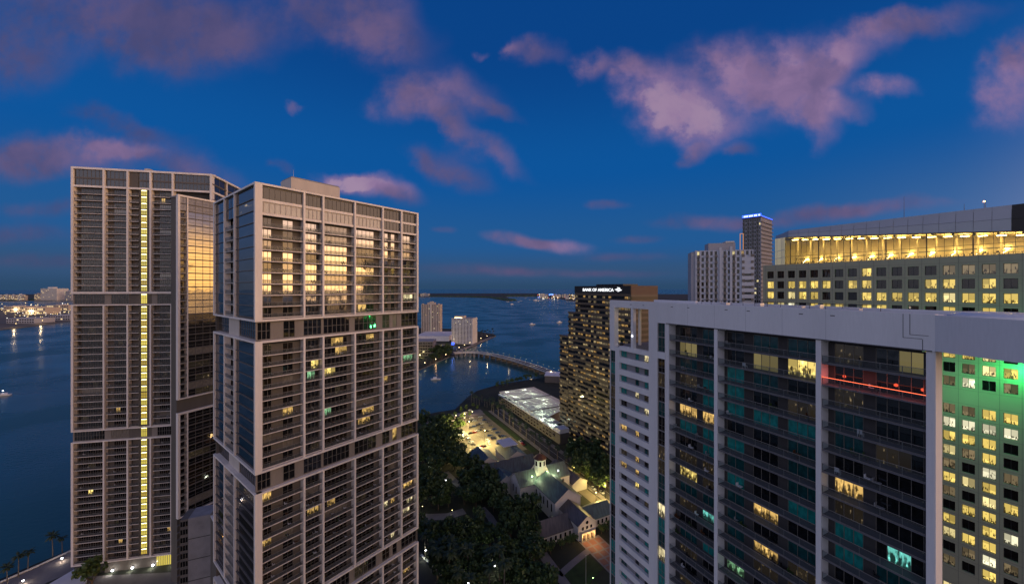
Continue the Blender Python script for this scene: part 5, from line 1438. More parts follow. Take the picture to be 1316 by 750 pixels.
# ------------------------------------------------------------------ bridge
bz = 7.0
bp = [(583.4, 453.4), (599, 452.6), (615.4, 453), (636.7, 456.3), (658, 461.6), (679.4, 468), (700.7, 475.5), (718.9, 482.5), (735, 489)]
BP = [gp(x, y, bz) for x, y in bp]
def spl(P, n=6):
    out = []
    for i in range(len(P)-1):
        p0 = P[max(0, i-1)]; p1 = P[i]; p2 = P[i+1]; p3 = P[min(len(P)-1, i+2)]
        for k in range(n):
            t = k/n
            out.append(tuple(.5*((2*p1[j])+(-p0[j]+p2[j])*t+(2*p0[j]-5*p1[j]+4*p2[j]-p3[j])*t*t+(-p0[j]+3*p1[j]-3*p2[j]+p3[j])*t**3) for j in range(2)))
    return out+[P[-1]]
BS = spl(BP)
br = thing('bridge', (*BS[0], 0), 'long low curved road bridge on many piers crossing to the island', 'bridge')
def ribbon(P, w0, w1, z0, z1, mat):
    m = MB(); A = []; 
    for i, (x, y) in enumerate(P):
        a = P[max(0, i-1)]; b = P[min(len(P)-1, i+1)]; dx, dy = b[0]-a[0], b[1]-a[1]; l = math.hypot(dx, dy)
        nx, ny = dy/l, -dx/l; A.append(((x+nx*w0, y+ny*w0), (x+nx*w1, y+ny*w1)))
    for i in range(len(P)-1):
        a, b = A[i]; c, d = A[i+1]
        for q in (((*a, z1), (*b, z1), (*d, z1), (*c, z1)), ((*a, z0), (*c, z0), (*d, z0), (*b, z0)), ((*a, z0), (*a, z1), (*c, z1), (*c, z0)), ((*b, z0), (*d, z0), (*d, z1), (*b, z1))):
            m.poly(list(q), mat)
    return m
ribbon(BS, -7, 7, bz-1.4, bz, 'paving').build('deck', br)
ribbon(BS, -4.5, 4.5, bz+.01, bz+.03, 'asphalt').build('roadway', br)
for w0 in (-7, 6.6): ribbon(BS, w0, w0+.4, bz+.001, bz+1.0, 'white_far').build('parapet', br)
for w0 in (-.25,): ribbon(BS, w0, w0+.5, bz+.031, bz+.7, 'white_far').build('median_wall', br)
for i in range(1, len(BS)-2, 2):
    x, y = BS[i]; a = BS[i-1]; dx, dy = x-a[0], y-a[1]; l = math.hypot(dx, dy); f = Face(x, y, dx/l, dy/l)
    m = MB(); m.box(f, -1.0, 1.0, -5.5, 5.5, -1, bz-1.4, 'stone_quay'); m.build('pier', br)
def lamp_proto(h=8, head='lamp_warm', r=.32, name='street_lamp'):
    p = MB(); p.tube((0, 0, 0), (0, 0, h), .12, .07, 'metal_dark', 6); p.tube((0, 0, 0), (0, 0, .6), .22, .18, 'metal_dark', 8)
    hd = MB(); hd.ball((0, 0, h+r*.8), r, head); hd.box(WORLD, -.2, .2, -.2, .2, h+r*1.6, h+r*1.8, 'metal_dark')
    r_ = bpy.data.objects.new(name, None); COL.objects.link(r_)
    p.build('post', r_); hd.build('lamp_head', r_)
    return r_
protoL = {}
def lamp(x, y, z, label, group=None, h=8, head='lamp_warm', r=.32, power=0, col=(1, .75, .4)):
    key = (h, head, r)
    if key not in protoL:
        protoL[key] = lamp_proto(h, head, r); o = protoL[key]
    else: o = copy_tree_plain(protoL[key])
    o.location = (x, y, z); tag(o, label, 'street lamp', group)
    if power: pl('lamp_light', (x, y, z+h-.2-r), power, col, o, r)
    return o
def copy_tree_plain(o):
    c = o.copy(); COL.objects.link(c)
    for ch in o.children:
        if ch.type == 'LIGHT': continue
        d = ch.copy(); COL.objects.link(d); d.parent = c
    return c
for i in range(2, len(BS)-1, 1):
    if i % 2: continue
    x, y = BS[i]; a = BS[i-1]; dx, dy = x-a[0], y-a[1]; l = math.hypot(dx, dy)
    for k, s in enumerate((6.3, -6.3)):
        lamp(x+dy/l*s, y-dx/l*s, bz, 'small globe lamp on the %s parapet of the curved bridge' % ('near' if k == 0 else 'far'), 'lamps along the bridge', 5, 'bridge_lamp', .30, 900 if (k == 0 and i % 8 == 0) else 0)

# ------------------------------------------------------------------ church
CH = thing('church', (*G(-20, 0), LZ), 'white church with copper-green gabled roofs and a floodlit octagonal lantern', 'church')
Z0 = LZ
def gable(a0, a1, b0, b1, ze, zr, ridge, roof, wallm='church_white', over=.5, name='roof'):
    """block in grid coordinates with a pitched roof; ridge along 'a' or 'b'"""
    m = MB(); r = MB(); pt = lambda a, b, z: (*G(a, b), z)
    # walls
    m.box(GF, a0, a1, -b1, -b0, Z0, ze, wallm)
    if ridge == 'a':
        bm_ = (b0+b1)/2
        for a in (a0, a1): m.poly([pt(a, b0, ze), pt(a, b1, ze), pt(a, bm_, zr-.15)], wallm)
        for b, s in ((b0-over, 1), (b1+over, -1)):
            dz = (zr-ze)*over/((b1-b0)/2)
            q = [pt(a0-over, b, ze-dz), pt(a1+over, b, ze-dz), pt(a1+over, bm_, zr), pt(a0-over, bm_, zr)]
            r.poly(q, roof); r.poly([(x, y, z+.3) for x, y, z in q], roof)
            r.poly([q[0], q[1], (q[1][0], q[1][1], q[1][2]+.3), (q[0][0], q[0][1], q[0][2]+.3)], roof)
            for j in (0, 1): 
                e = (q[0], q[3]) if j == 0 else (q[1], q[2]); r.poly([e[0], e[1], (*e[1][:2], e[1][2]+.3), (*e[0][:2], e[0][2]+.3)], 'church_white')
    else:
        am = (a0+a1)/2
        for b in (b0, b1): m.poly([pt(a0, b, ze), pt(a1, b, ze), pt(am, b, zr-.15)], wallm)
        for a in (a0-over, a1+over):
            dz = (zr-ze)*over/((a1-a0)/2)
            q = [pt(a, b0-over, ze-dz), pt(a, b1+over, ze-dz), pt(am, b1+over, zr), pt(am, b0-over, zr)]
            r.poly(q, roof); r.poly([(x, y, z+.3) for x, y, z in q], roof)
            r.poly([q[0], q[1], (*q[1][:2], q[1][2]+.3), (*q[0][:2], q[0][2]+.3)], roof)
            for e in ((q[0], q[3]), (q[1], q[2])): r.poly([e[0], e[1], (*e[1][:2], e[1][2]+.3), (*e[0][:2], e[0][2]+.3)], 'church_white')
    m.build('wall', CH); r.build(name, CH)
C1, C2, BR = 'copper_roof', 'copper_roof_across', 'brown_roof'
gable(-17, 0, -5.5, 5.5, 9, 12.5, 'a', BR)
gable(-40, -17.01, -8.5, 8.5, 12.5, 18, 'a', C1)
gable(-54, -40.01, -18, 17, 12.3, 17.5, 'b', C2)
gable(-16, -4.5, -25, -5.51, 6, 10, 'b', BR)
gable(-17, -5, 5.51, 22, 6, 9.5, 'b', C1)
gable(-84, -66, -28, 9.5, 8, 12.5, 'b', C2)
gable(-65.9, -54.1, -28, -13, 9, 13, 'a', C1)
gable(-104, -84.1, -6, 10, 8, 12, 'a', C1)
gable(-104, -84.1, -28, -12, 8, 12, 'a', C1)
gable(-66, -38, 18, 29, 6.5, 9.5, 'a', BR)
gable(-65.9, -54.1, -6, 9, 7.6, 10.5, 'b', BR)
m = MB(); pt = lambda a, b, z: (*G(a, b), z)
m.box(GF, -108, -94, -8, 4, 12.2, 12.6, 'roof_white'); m.build('flat_roof', CH)
# front gable details: rose window, doors, columns
m = MB(); c = pt(.06, 0, 9.4)
for i in range(12):
    a, b = 2*math.pi*i/12, 2*math.pi*(i+1)/12
    P_ = lambda t, r: (*GF.p(.08, -r*math.cos(t), 0)[:2], 9.4+r*math.sin(t))
    m.poly([P_(a, 0), P_(a, .9), P_(b, .9)], 'glass_dark')
m.build('rose_window', CH)
m = MB()
for i in range(4):
    b = -3.9+i*2.6
    m.box(GF, .0, 1.4, -b-.25, -b+.25, Z0, 4.6, 'church_trim')
m.box(GF, 0, 1.5, -4.3, 4.3, 4.6, 5.4, 'church_trim'); m.build('portico', CH)
for i in range(3):
    b = -2.6+i*2.6
    m = MB(); m.box(GF, .02, .14, -b-.75, -b+.75, Z0+.01, 4.1, 'door_wood'); m.build('door', CH)
for i in range(3):
    b = -2.6+i*2.6; m = MB(); m.box(GF, .02, .10, -b-.6, -b+.6, 6.1, 7.6, 'glass_dark'); m.build('window', CH)
for i in range(5):   # nave windows on the park side
    for bb, a0 in ((-8.5, -38+i*4.2),):
        m = MB(); f = Face(*G(a0, bb), .44, -.898); f2_ = Face(*G(a0+1.2, bb), -.44, .898)
        g = Face(*G(a0, bb), .44, -.898); m.box(g, 0, 1.1, .0, .08, 6, 10.2, 'glass_dark'); m.box(g, -.15, 1.25, .0, .05, 5.7, 6, 'church_trim'); m.build('window', CH)
for a0 in (-50, -46):
    m = MB(); g = Face(*G(a0, -18), .44, -.898); m.box(g, 0, 1.2, 0, .08, 6, 10, 'glass_dark'); m.build('window', CH)
for a0 in (-80, -76, -72):
    m = MB(); g = Face(*G(a0, -28), .44, -.898); m.box(g, 0, 1.0, 0, .08, 4.0, 5.6, 'glass_dark'); m.build('window', CH)
m = MB(); g = Face(*G(-12.5, -25), .44, -.898); m.box(g, 0, 3, 0, .5, Z0, 3.6, 'door_wood'); m.build('door', CH)
# polygonal apse at the park end of the low hall
m = MB(); r = MB(); cc = G(-10.2, -25)
pts = [(cc[0]+4.4*math.cos(t), cc[1]+4.4*math.sin(t)) for t in [R(206+d) for d in (-90, -45, 0, 45, 90)]]
m.prism(pts, Z0, 4.6, 'church_white'); 
for p0, p1 in zip(pts, pts[1:]): r.poly([(*p0, 4.6), (*p1, 4.6), (*cc, 7.4)], 'copper_roof')
m.build('apse', CH); r.build('apse_roof', CH)
# lantern
lc = G(-47, -.5); m = MB()
def octo(r, n=8, rot=22.5): return [(lc[0]+r*math.cos(R(rot+k*360/n)), lc[1]+r*math.sin(R(rot+k*360/n))) for k in range(n)]
sq = octo(6.6, 4, 45+26); o8 = octo(3.7)
m.prism(sq, 13.5, 15.2, 'church_trim')
base = [(*p, 15.2) for p in octo(6.0)]; tp = [(*p, 18.6) for p in o8]
for k in range(8): m.poly([base[k], base[(k+1) % 8], tp[(k+1) % 8], tp[k]], 'church_trim')
m.prism(o8, 18.6, 23.0, 'church_white'); m.prism(octo(4.1), 23.0, 23.5, 'church_trim')
LN = m.build('lantern', CH)
m = MB()
for k in range(8):
    a = o8[k]; b = o8[(k+1) % 8]; l = math.hypot(b[0]-a[0], b[1]-a[1]); f = Face(a[0], a[1], (b[0]-a[0]), (b[1]-a[1]))
    m.box(f, l*.28, l*.72, .0, .06, 19.4, 22.3, 'glass_brown')
m.build('lantern_window', LN)
m = MB(); e = octo(4.4)
for k in range(8):
    p0, p1 = e[k], e[(k+1) % 8]; q0 = ((p0[0]+lc[0])/2, (p0[1]+lc[1])/2); q1 = ((p1[0]+lc[0])/2, (p1[1]+lc[1])/2)
    m.poly([(*p0, 23.4), (*p1, 23.4), (*q1, 25.2), (*q0, 25.2)], 'door_wood'); m.poly([(*q0, 25.2), (*q1, 25.2), (*lc, 26.0)], 'door_wood')
m.build('lantern_roof', LN)
m = MB(); m.tube((*lc, 26), (*lc, 27.4), .25, .12, 'church_trim', 6); m.tube((*lc, 27.4), (*lc, 29.2), .07, .07, 'metal_light', 5); m.box(Face(lc[0], lc[1], .44, -.898), -.5, .5, -.06, .06, 28.3, 28.45, 'metal_light'); m.build('finial', LN)
# floodlights at the lantern
for i, (a, b) in enumerate(((-41, -9.5), (-40, 8.5), (-38.5, -.5))):
    m = MB(); zf = 16.2 if i < 2 else 18.4
    m.tube(pt(a, b, zf-1.6), pt(a, b, zf), .06, .06, 'metal_dark', 5); m.ball(pt(a, b, zf+.2), .38 if i < 2 else .2, 'lamp_green' if i != 1 else 'lamp_white'); o = m.build('flood_lamp', CH)
    pl('flood_light', pt(a*.93+lc[0]*0-2.5, b*.8, zf+.8), 1300 if i < 2 else 700, (.85, 1, .55), o, .3)
# warm portico lights
for b in (-3.2, 0, 3.2):
    pl('portico_light', pt(1.9, b, 4.0), 260, (1, .55, .18), CH, .15)
pl('plaza_light', pt(7, 0, 5.0), 900, (1, .62, .25), CH, .3)
m = MB(); m.ball(pt(-9, -30.2, 6.2), .35, 'lamp_white'); m.tube(pt(-9, -30.2, LZ), pt(-9, -30.2, 6), .08, .06, 'metal_dark', 5); m.build('yard_lamp', CH)
pl('yard_light', pt(-9, -30.5, 6.4), 160, (.95, 1, .85), CH, .3)
for i in range(6):
    b_ = -22.5+i*2.9
    m = MB(); f_ = Face(*G(-4.5, b_), .898, .44); ff_ = Face(*G(-4.5, b_)[:2], .44, -.898)
    m.box(GF, -4.5, -4.42, -b_-1.1, -b_, 2.4, 4.6, 'glass_dark'); m.build('window', CH)
for i in range(5):
    b_ = 8+i*2.8
    m = MB(); m.box(GF, -5, -4.92, -b_-1.1, -b_, 2.4, 4.6, 'glass_dark'); m.build('window', CH)
for i in range(9):    # chimneys and roof vents
    a_, b_ = ((-74, -20), (-74, 2), (-60, -20), (-94, 3), (-94, -20), (-60, 2), (-12, -15), (-52, 24), (-30, 5))[i]
    z_ = (11.6, 11.6, 12, 11, 11, 9.6, 9.0, 9.2, 15.5)[i]
    m = MB(); m.box(GF, a_, a_+.9, -b_-.7, -b_+.2, z_-1.2, z_+1.3, 'slab_grey'); m.build('vent', CH)
# flag pole on the lawn
x, y = gp(753, 752, LZ); t = thing('flag_pole', (x, y, LZ), 'bare white flag pole standing on the dark lawn before the church', 'flag pole')
m = MB(); m.tube((x, y, LZ), (x, y, LZ+13), .12, .06, 'metal_light', 6); m.build('pole', t); m = MB(); m.ball((x, y, LZ+13.1), .18, 'metal_light'); m.build('finial', t)

# ------------------------------------------------------------------ parking garage with lit trellis roof
gx, gy = gp(640.7, 502.7, 14); GG = Face(gx, gy, .44, -.898)
GL = 124; GR = thing('parking_garage', (gx, gy, LZ), 'parking garage under a brightly lit white trellis roof', 'parking garage')
GH = 14.0
foot = [GG.p(0, 0, 0)[:2], GG.p(GL, 0, 0)[:2], GG.p(GL, -9.5, 0)[:2], GG.p(86, -9.5, 0)[:2], GG.p(86, -11, 0)[:2], GG.p(70, -46, 0)[:2], GG.p(0, -46, 0)[:2]]
m = MB(); m.prism(foot, LZ, 10.2, 'beige_wall', 'roof_white'); 
m.build('wall', GR)
m = MB(); lv = MB()
for k in range(3):
    z = LZ+2.6+k*3
    for i in range(21):
        u = 3+i*5.5
        lv.pane(GG, u, u+3.6, .06, z-.9, z+.3, 'lit_dim' if (i*7+k*3) % 5 else 'lit_curtain')
o = lv.build('opening', GR); o['kind'] = 'stuff'
m.box(GG, 0, GL, -.4, .3, 10.2, 11.3, 'roof_white'); m.box(GG, -.4, 0, -46, 0, 10.2, 11.3, 'roof_white'); m.build('parapet', GR)
m = MB(); m.box(GG, GL-9, GL-.5, -9.4, -.5, 10.21, 13.2, 'white_far', 'roof_white'); m.build('stair_tower', GR)
# trellis: beams each way at 14 m, pairs of gaps
tr = MB()
tfoot_w = lambda u: 45 if u < 72 else (45-(u-72)*2.4 if u < 86 else 9.2)
for i in range(64):
    u = 1+i*1.75
    if u > 112: break
    tr.box(GG, u, u+.5, -tfoot_w(u), 0, 13.7, 14.0, 'white_far')
for j in range(10):
    n = -.3-j*4.9; ue = 112 if n > -9 else 80
    tr.box(GG, 1, ue, n-.3, n, 13.3, 13.699, 'white_far')
for u in (38, 74): tr.box(GG, u, u+.8, -tfoot_w(u), 0, 14.01, 14.5, 'bank_dark')
tr.build('trellis', GR)
tp = MB()
for i in range(12):
    for j in range(5):
        u = 3+i*9.6; n = -1-j*10.5
        if -n > tfoot_w(u)-.5: continue
        tp.box(GG, u, u+.35, n-.35, n, 10.21, 13.3, 'white_far')
tp.build('column', GR)
rr = random.Random(9); ct = 0
for u_, n_ in ((8, -8), (8, -30), (28, -8), (28, -30), (50, -8), (50, -30), (68, -14), (88, -5), (104, -5)): pl('deck_fill_light', GG.p(u_, n_, 12.6), 1900, (.84, 1, .74), GR, .5)  # bare fill lights without fittings, added to help the tubes brighten the deck
for i in range(22):
    for j in range(9):
        u = 2+i*5.1; n = -2.5-j*5
        if -n > tfoot_w(u)-3 or u > 110: continue
        if rr.random() < .12: continue
        m = MB(); m.box(GG, u, u+rr.uniform(2.6, 4.2), n-.18, n, 12.3, 12.4, 'fluor'); m.build('light_tube', GR); ct += 1

# lavender-lit small roof right behind the garage
low('canopy_roof', 'small lavender-tinted shed roof between garage and brown tower', 700, 721, 505, R(-10), 9, 26, 'slab_grey', 0, roofc='roof_white', cat='shed')

# ------------------------------------------------------------------ cars
def car_proto(paint):
    r = bpy.data.objects.new('parked_car', None); COL.objects.link(r)
    L_, W_ = 4.6, 1.85
    prof = [(-2.3, .35), (-2.3, .85), (-1.9, .98), (-1.0, 1.02), (1.1, 1.02), (2.05, .88), (2.3, .6), (2.3, .35)]
    m = MB(); n = len(prof)
    for s in (-1, 1): m.v += [(x, s*W_/2, z) for x, z in prof]
    m.f.append(tuple(range(n))); m.f.append(tuple(range(2*n-1, n-1, -1))); m.m += [paint]*2
    for i in range(n):
        j = (i+1) % n; m.f.append((i, i+n, j+n, j)); m.m.append(paint)
    m.build('body', r)
    m = MB(); lo = [(-1.7, -.85), (1.05, -.85), (1.05, .85), (-1.7, .85)]; hi = [(-1.3, -.68), (.3, -.68), (.3, .68), (-1.3, .68)]
    b = [(x, y, 1.0) for x, y in lo]; t = [(x, y, 1.44) for x, y in hi]
    for i in range(4): m.quad(b[i], b[(i+1) % 4], t[(i+1) % 4], t[i], 'glass_black', True)
    m.build('window_glass', r)
    m = MB(); m.box(WORLD, -1.32, .32, -.69, .69, 1.441, 1.49, paint); m.build('roof', r)
    for x in (-1.4, 1.45):
        for y in (-.86, .86):
            m = MB(); m.tube((x, y-.11, .34), (x, y+.11, .34), .34, .34, 'tyre', 12); m.tube((x, y+(.115 if y > 0 else -.115), .34), (x, y+(.12 if y > 0 else -.12), .34), .2, .2, 'metal_light', 8); m.build('wheel', r)
    for y in (-.65, .65):
        m = MB(); m.box(WORLD, 2.24, 2.32, -y-.18, -y+.18, .62, .76, 'boat_white'); m.build('headlight', r)
        m = MB(); m.box(WORLD, -2.33, -2.28, -y-.18, -y+.18, .68, .82, 'car_red'); m.build('tail_light', r)
    return r
cars = {}
GA = math.atan2(-.898, .44)
def car(a, b, ang, paint, label, group='cars in the floodlit parking lot'):
    k = 'car_'+paint
    if k not in cars: cars[k] = car_proto(k); o = cars[k]
    else: o = copy_tree_plain(cars[k])
    x, y = G(a, b); o.location = (x, y, LZ+.03); o.rotation_euler = (0, 0, GA+ang); tag(o, label, 'car', group)
def gab(px, py):
    x, y = gp(px, py, LZ); rx, ry = x-G0[0], y-G0[1]; return (rx*.44-ry*.898, rx*.898+ry*.44)
side = math.pi/2
rowA = [(611.5, 577.5, 'black'), (615, 576, 'black'), (618, 575, 'red'), (621.5, 573.8, 'black'), (609, 579, 'grey')]
rowB = [(605, 557, 'black'), (609.5, 556, 'red'), (613.5, 554.3, 'silver'), (617, 553, 'black')]
rowC = [(602, 542.5, 'black'), (606, 541.3, 'black'), (610, 540, 'grey'), (614, 546.5, 'black'), (618, 545, 'silver'), (605, 549.3, 'black'), (609, 548.2, 'blue')]
nm = ['first', 'second', 'third', 'fourth', 'fifth', 'sixth', 'seventh']
for i, (x, y, c) in enumerate(rowA): a, b = gab(x, y); car(a, b, side, c, '%s %s car counting from the left in the nearest lot row' % (c, nm[i]))
for i, (x, y, c) in enumerate(rowB): a, b = gab(x, y); car(a, b, side, c, '%s car, %s in the middle row of the lot' % (c, nm[i]))
for i, (x, y, c) in enumerate(rowC): a, b = gab(x, y); car(a, b, side, c, '%s car, %s in the rows near the waterfront trees' % (c, nm[i]))
for (x, y, c, an, lb) in ((630.5, 554, 'beige', .4, 'pale cream car alone in the middle of the lot'), (627, 566.5, 'white', .2, 'bright white car beside the lot lamp'), (628, 571, 'silver', 0, 'silver car just below the lot lamp'), (634, 563, 'black', side, 'dark car right of the lot lamp'),
    (642, 561, 'black', 0, 'dark car turned lengthways near the lot middle'), (669, 568, 'silver', 0, 'silver car driving on the lane by the palm row'), (672, 571, 'red', 0, 'red car just behind the silver one on the lane'), (773, 633, 'silver', 0, 'silver car on the lamp-lit street right of the church'), (762, 628, 'white', 0, 'white car farther up the lamp-lit street'), (755, 614, 'black', 0, 'dark car on the street beyond the church annex')):
    a, b = gab(x, y); car(a, b, an, c, lb, None)
for i in range(16):
    a_ = -192+(i % 8)*9.3+RND.uniform(-2, 2); b_ = (6, 15)[i//8]+RND.uniform(-.5, .5)
    car(a_, b_, side, RND.choice(['black', 'black', 'grey', 'silver', 'blue']), 'car scattered in the sparse right-hand rows of the parking lot', 'cars in the right-hand rows of the lot')
for i in range(10):
    car(-185+i*5.8+RND.uniform(-1, 1), -13.5, side, RND.choice(['black', 'grey', 'red', 'silver']), 'car in the crowded left-hand row of the lot under the trees', 'cars in the left-hand row of the lot')
# lot lamps
for i, (px, py, h, pw) in enumerate(((623, 572, 12, 62000), (603, 556, 10, 34000), (597, 544, 9, 20000))):
    x, y = gp(px, py, LZ); lamp(x, y, LZ, ['tall lamp lighting the near end of the parking lot', 'lamp by the trees halfway up the parking lot', 'lamp near the waterfront corner of the parking lot'][i], None, h, 'lamp_yellow', .4, pw, (1, .78, .30))
for i, (px, py) in enumerate(((597, 538), (586, 535), (607, 530), (578, 541))):
    x, y = gp(px, py, LZ+3); lamp(x, y, LZ, ['lamp among the waterfront terrace tables, middle one', 'lamp at the left part of the waterfront terrace', 'lamp at the waterfront end of the lot', 'leftmost lamp of the waterfront terrace'][i], None, 4, 'lamp_warm', .35, 700, (1, .62, .42))
# park lamps
for i, (px, py, pw) in enumerate(((546, 602, 500), (559.5, 616, 420), (573, 617, 420), (599, 667, 480), (626, 712, 300), (638, 714, 380), (636, 727, 260), (547, 707, 420), (602, 749, 400), (667, 652, 200), (543, 650, 120), (581, 655, 120))):
    x, y = gp(px, py, LZ+4)
    lab = ['lamp near the top left of the park', 'left lamp of the pair by the upper park path', 'right lamp of the pair by the upper park path', 'bright lamp at the right end of the curved park path', 'left lamp of three close together in the lower park', 'upper right lamp of three close together in the lower park', 'lowest lamp of three close together in the lower park',
           'white lamp beside the middle tower and the park drive', 'lamp at the very bottom of the park', 'small lamp in the dark trees left of the church', 'dim lamp at the left end of the curved path', 'dim lamp over the middle of the curved path'][i]
    lamp(x, y, LZ, lab, None, 4, 'lamp_white' if pw > 250 else 'lamp_yellow', .30 if pw > 250 else .18, pw, (.95, 1, .72))
# street lamps near the church
for i, (px, py, h) in enumerate(((766, 650, 8), (778, 640, 8), (757, 630, 8), (738, 616, 8))):
    x, y = gp(px, py, LZ); lamp(x, y, LZ, ['yellow street lamp nearest the white block on the church street', 'yellow street lamp at the edge of the white block', 'street lamp by the church annex', 'farthest street lamp of the church street'][i], None, h, 'lamp_yellow', .3, [7000, 10000, 4000, 3000][i], (1, .72, .22))
x, y = gp(762, 742, LZ+3); lamp(x, y, LZ, 'small green-lit lamp on the lawn beside the flag pole', None, 3, 'lamp_green', .2, 60, (.6, 1, .4))
for i, (px, py) in enumerate(((565, 742), (572, 746), (579, 749))):
    x, y = gp(px, py, LZ+1); lamp(x, y, LZ, ['first','second','third'][i]+' low bollard light down the bottom park drive', None, 1, 'lamp_yellow', .2, 60, (1, .8, .3))
for i, (px, py) in enumerate(((29.5, 748), (79.5, 719))):
    x, y = gp(px, py, LZ+1); lamp(x, y, LZ, ['lamp at the lower end of the promenade sea wall', 'lamp halfway along the promenade sea wall'][i], None, 1.6, 'lamp_white', .35, 400, (1, .8, .6))
# trees need these
# ================================================================== trees
def crown_mesh(name, rx, rz, zc, nclump, nleaf, seed, mat, leaf=.55):
    rr = random.Random(seed); m = MB()
    cl = []
    for i in range(nclump):
        for _ in range(50):
            x, y, z = rr.uniform(-1, 1), rr.uniform(-1, 1), rr.uniform(-.8, 1)
            if .25 < x*x+y*y+z*z < 1: break
        cl.append((x*rx*.8, y*rx*.8, zc+z*rz*.8, rr.uniform(.28, .48)*rx))
    for (cx, cy_, cz, cr) in cl:
        for k in range(nleaf):
            th = rr.uniform(0, 6.283); ph = math.acos(rr.uniform(-.7, 1)); q = cr*rr.uniform(.7, 1.08)
            c = Vector((cx+q*math.sin(ph)*math.cos(th), cy_+q*math.sin(ph)*math.sin(th), cz+q*.75*math.cos(ph)))
            n = Vector((rr.gauss(0, 1), rr.gauss(0, 1), rr.gauss(.6, 1))).normalized(); t = n.orthogonal().normalized(); b = n.cross(t)
            s = leaf*rr.uniform(.6, 1.4); t, b = t*s, b*s*.7
            m.quad(tuple(c-t), tuple(c-b), tuple(c+t), tuple(c+b), mat)
    return m
def trunk_mesh(h, r, seed, br=4):
    rr = random.Random(seed); m = MB(); m.tube((0, 0, 0), (0, 0, h*.55), r, r*.7, 'bark', 7)
    for i in range(br):
        a = rr.uniform(0, 6.28); m.tube((0, 0, h*rr.uniform(.35, .55)), (math.cos(a)*h*.3, math.sin(a)*h*.3, h*.85), r*.5, r*.2, 'bark', 5)
    return m
TREES = {}
def tree_proto(kind, seed):
    r = bpy.data.objects.new('broadleaf_tree' if kind != 'palm' else 'palm_tree', None); COL.objects.link(r)
    rr = random.Random(seed)
    if kind == 'dark':
        trunk_mesh(9, .4, seed).build('trunk', r); crown_mesh('c', 6.0, 4.2, 8.5, 11, 60, seed, 'leaf_dark', .75).build('crown', r)
    elif kind == 'mid':
        trunk_mesh(7, .3, seed).build('trunk', r); crown_mesh('c', 4.2, 3.2, 6.5, 9, 55, seed, 'leaf_mid', .55).build('crown', r)
    else:
        h = rr.uniform(9, 13); m = MB(); bend = rr.uniform(-.6, .6)
        m.tube((0, 0, 0), (bend*.4, 0, h*.5), .26, .19, 'palm_bark', 7); m.tube((bend*.4, 0, h*.5), (bend, 0, h), .19, .15, 'palm_bark', 7); m.build('trunk', r)
        m = MB()
        for i in range(20):
            a = i*2.4+rr.uniform(-.2, .2); e0 = rr.uniform(-.2, 1.1); L_ = rr.uniform(2.6, 3.5)
            p = Vector((bend, 0, h)); d = Vector((math.cos(a)*math.cos(e0), math.sin(a)*math.cos(e0), math.sin(e0)))
            sd = Vector((-math.sin(a), math.cos(a), 0)); prev = p; n = 5
            for k in range(n):
                nx = prev+d*(L_/n); w0 = .5*math.sin(math.pi*(k+.15)/(n+.3)); w1 = .5*math.sin(math.pi*(k+1.15)/(n+.3)) if k < n-1 else .03
                for s in (-1, 1):
                    m.quad(tuple(prev), tuple(nx), tuple(nx+sd*s*w1-Vector((0, 0, w1*.5))), tuple(prev+sd*s*w0-Vector((0, 0, w0*.5))), 'leaf_palm')
                prev = nx; d = (d+Vector((0, 0, -.32))).normalized()
        m.build('crown', r)
    return r
def tree(kind, x, y, label, group, s=1.0, var=None, z=LZ):
    v = RND.randrange({'dark': 4, 'mid': 3, 'palm': 3}[kind]) if var is None else var
    key = (kind, v)
    if key not in TREES: TREES[key] = tree_proto(kind, v*17+len(kind)); o = TREES[key]
    else: o = copy_tree_plain(TREES[key])
    o.location = (x, y, z); o.rotation_euler = (0, 0, RND.uniform(0, 6.28)); o.scale = (s, s, s*RND.uniform(.9, 1.1))
    tag(o, label, 'tree', group)
def inside(pt, poly):
    x, y = pt; c = False
    for i in range(len(poly)):
        x1, y1 = poly[i]; x2, y2 = poly[i-1]
        if (y1 > y) != (y2 > y) and x < (x2-x1)*(y-y1)/(y2-y1)+x1: c = not c
    return c
def scatter(poly_px, n, kind, label, group, s0=.8, s1=1.2, mind=5.5, avoid=(), h=5):
    poly = [gp(x, y, LZ+h) for x, y in poly_px]
    xs = [p[0] for p in poly]; ys = [p[1] for p in poly]; got = []
    for _ in range(n*60):
        if len(got) >= n: break
        x, y = RND.uniform(min(xs), max(xs)), RND.uniform(min(ys), max(ys))
        if not inside((x, y), poly): continue
        if any((x-a)**2+(y-b)**2 < mind*mind for a, b in got): continue
        if any((x-a)**2+(y-b)**2 < r*r for a, b, r in avoid): continue
        got.append((x, y)); tree(kind if RND.random() > .2 else ('mid' if kind == 'dark' else kind), x, y, label, group, RND.uniform(s0, s1))
    return got
av = []
for px, py, r in ((550, 664, 7), (565, 663, 7), (580, 661, 7), (594, 657, 7), (576, 610, 6), (583, 617, 6), (592, 624, 6), (626, 660, 5), (634, 671, 5), (599, 667, 5), (546, 602, 4), (560, 616, 4), (573, 617, 4), (626, 712, 4), (638, 714, 5), (636, 727, 4), (547, 707, 6), (700, 715, 5), (602, 749, 4)):
    x, y = gp(px, py, LZ+1); av.append((x, y, r)); d_ = math.hypot(x, y)
    for q_ in (6, 12): av.append((x*(1-q_/d_), y*(1-q_/d_), r*.9))
scatter([(538, 536), (575, 536), (588, 560), (598, 590), (618, 602), (560, 604), (538, 600)], 38, 'dark', 'dark tree of the dense grove between the water and the parking lot', 'grove trees beside the parking lot', .9, 1.3, 6, av, 8)
scatter([(538, 600), (565, 604), (625, 602), (645, 636), (690, 650), (690, 690), (640, 664), (600, 652), (538, 655)], 44, 'dark', 'dark tree in the park between the two pale paths', 'park trees between the paths', .8, 1.2, 6, av, 7)
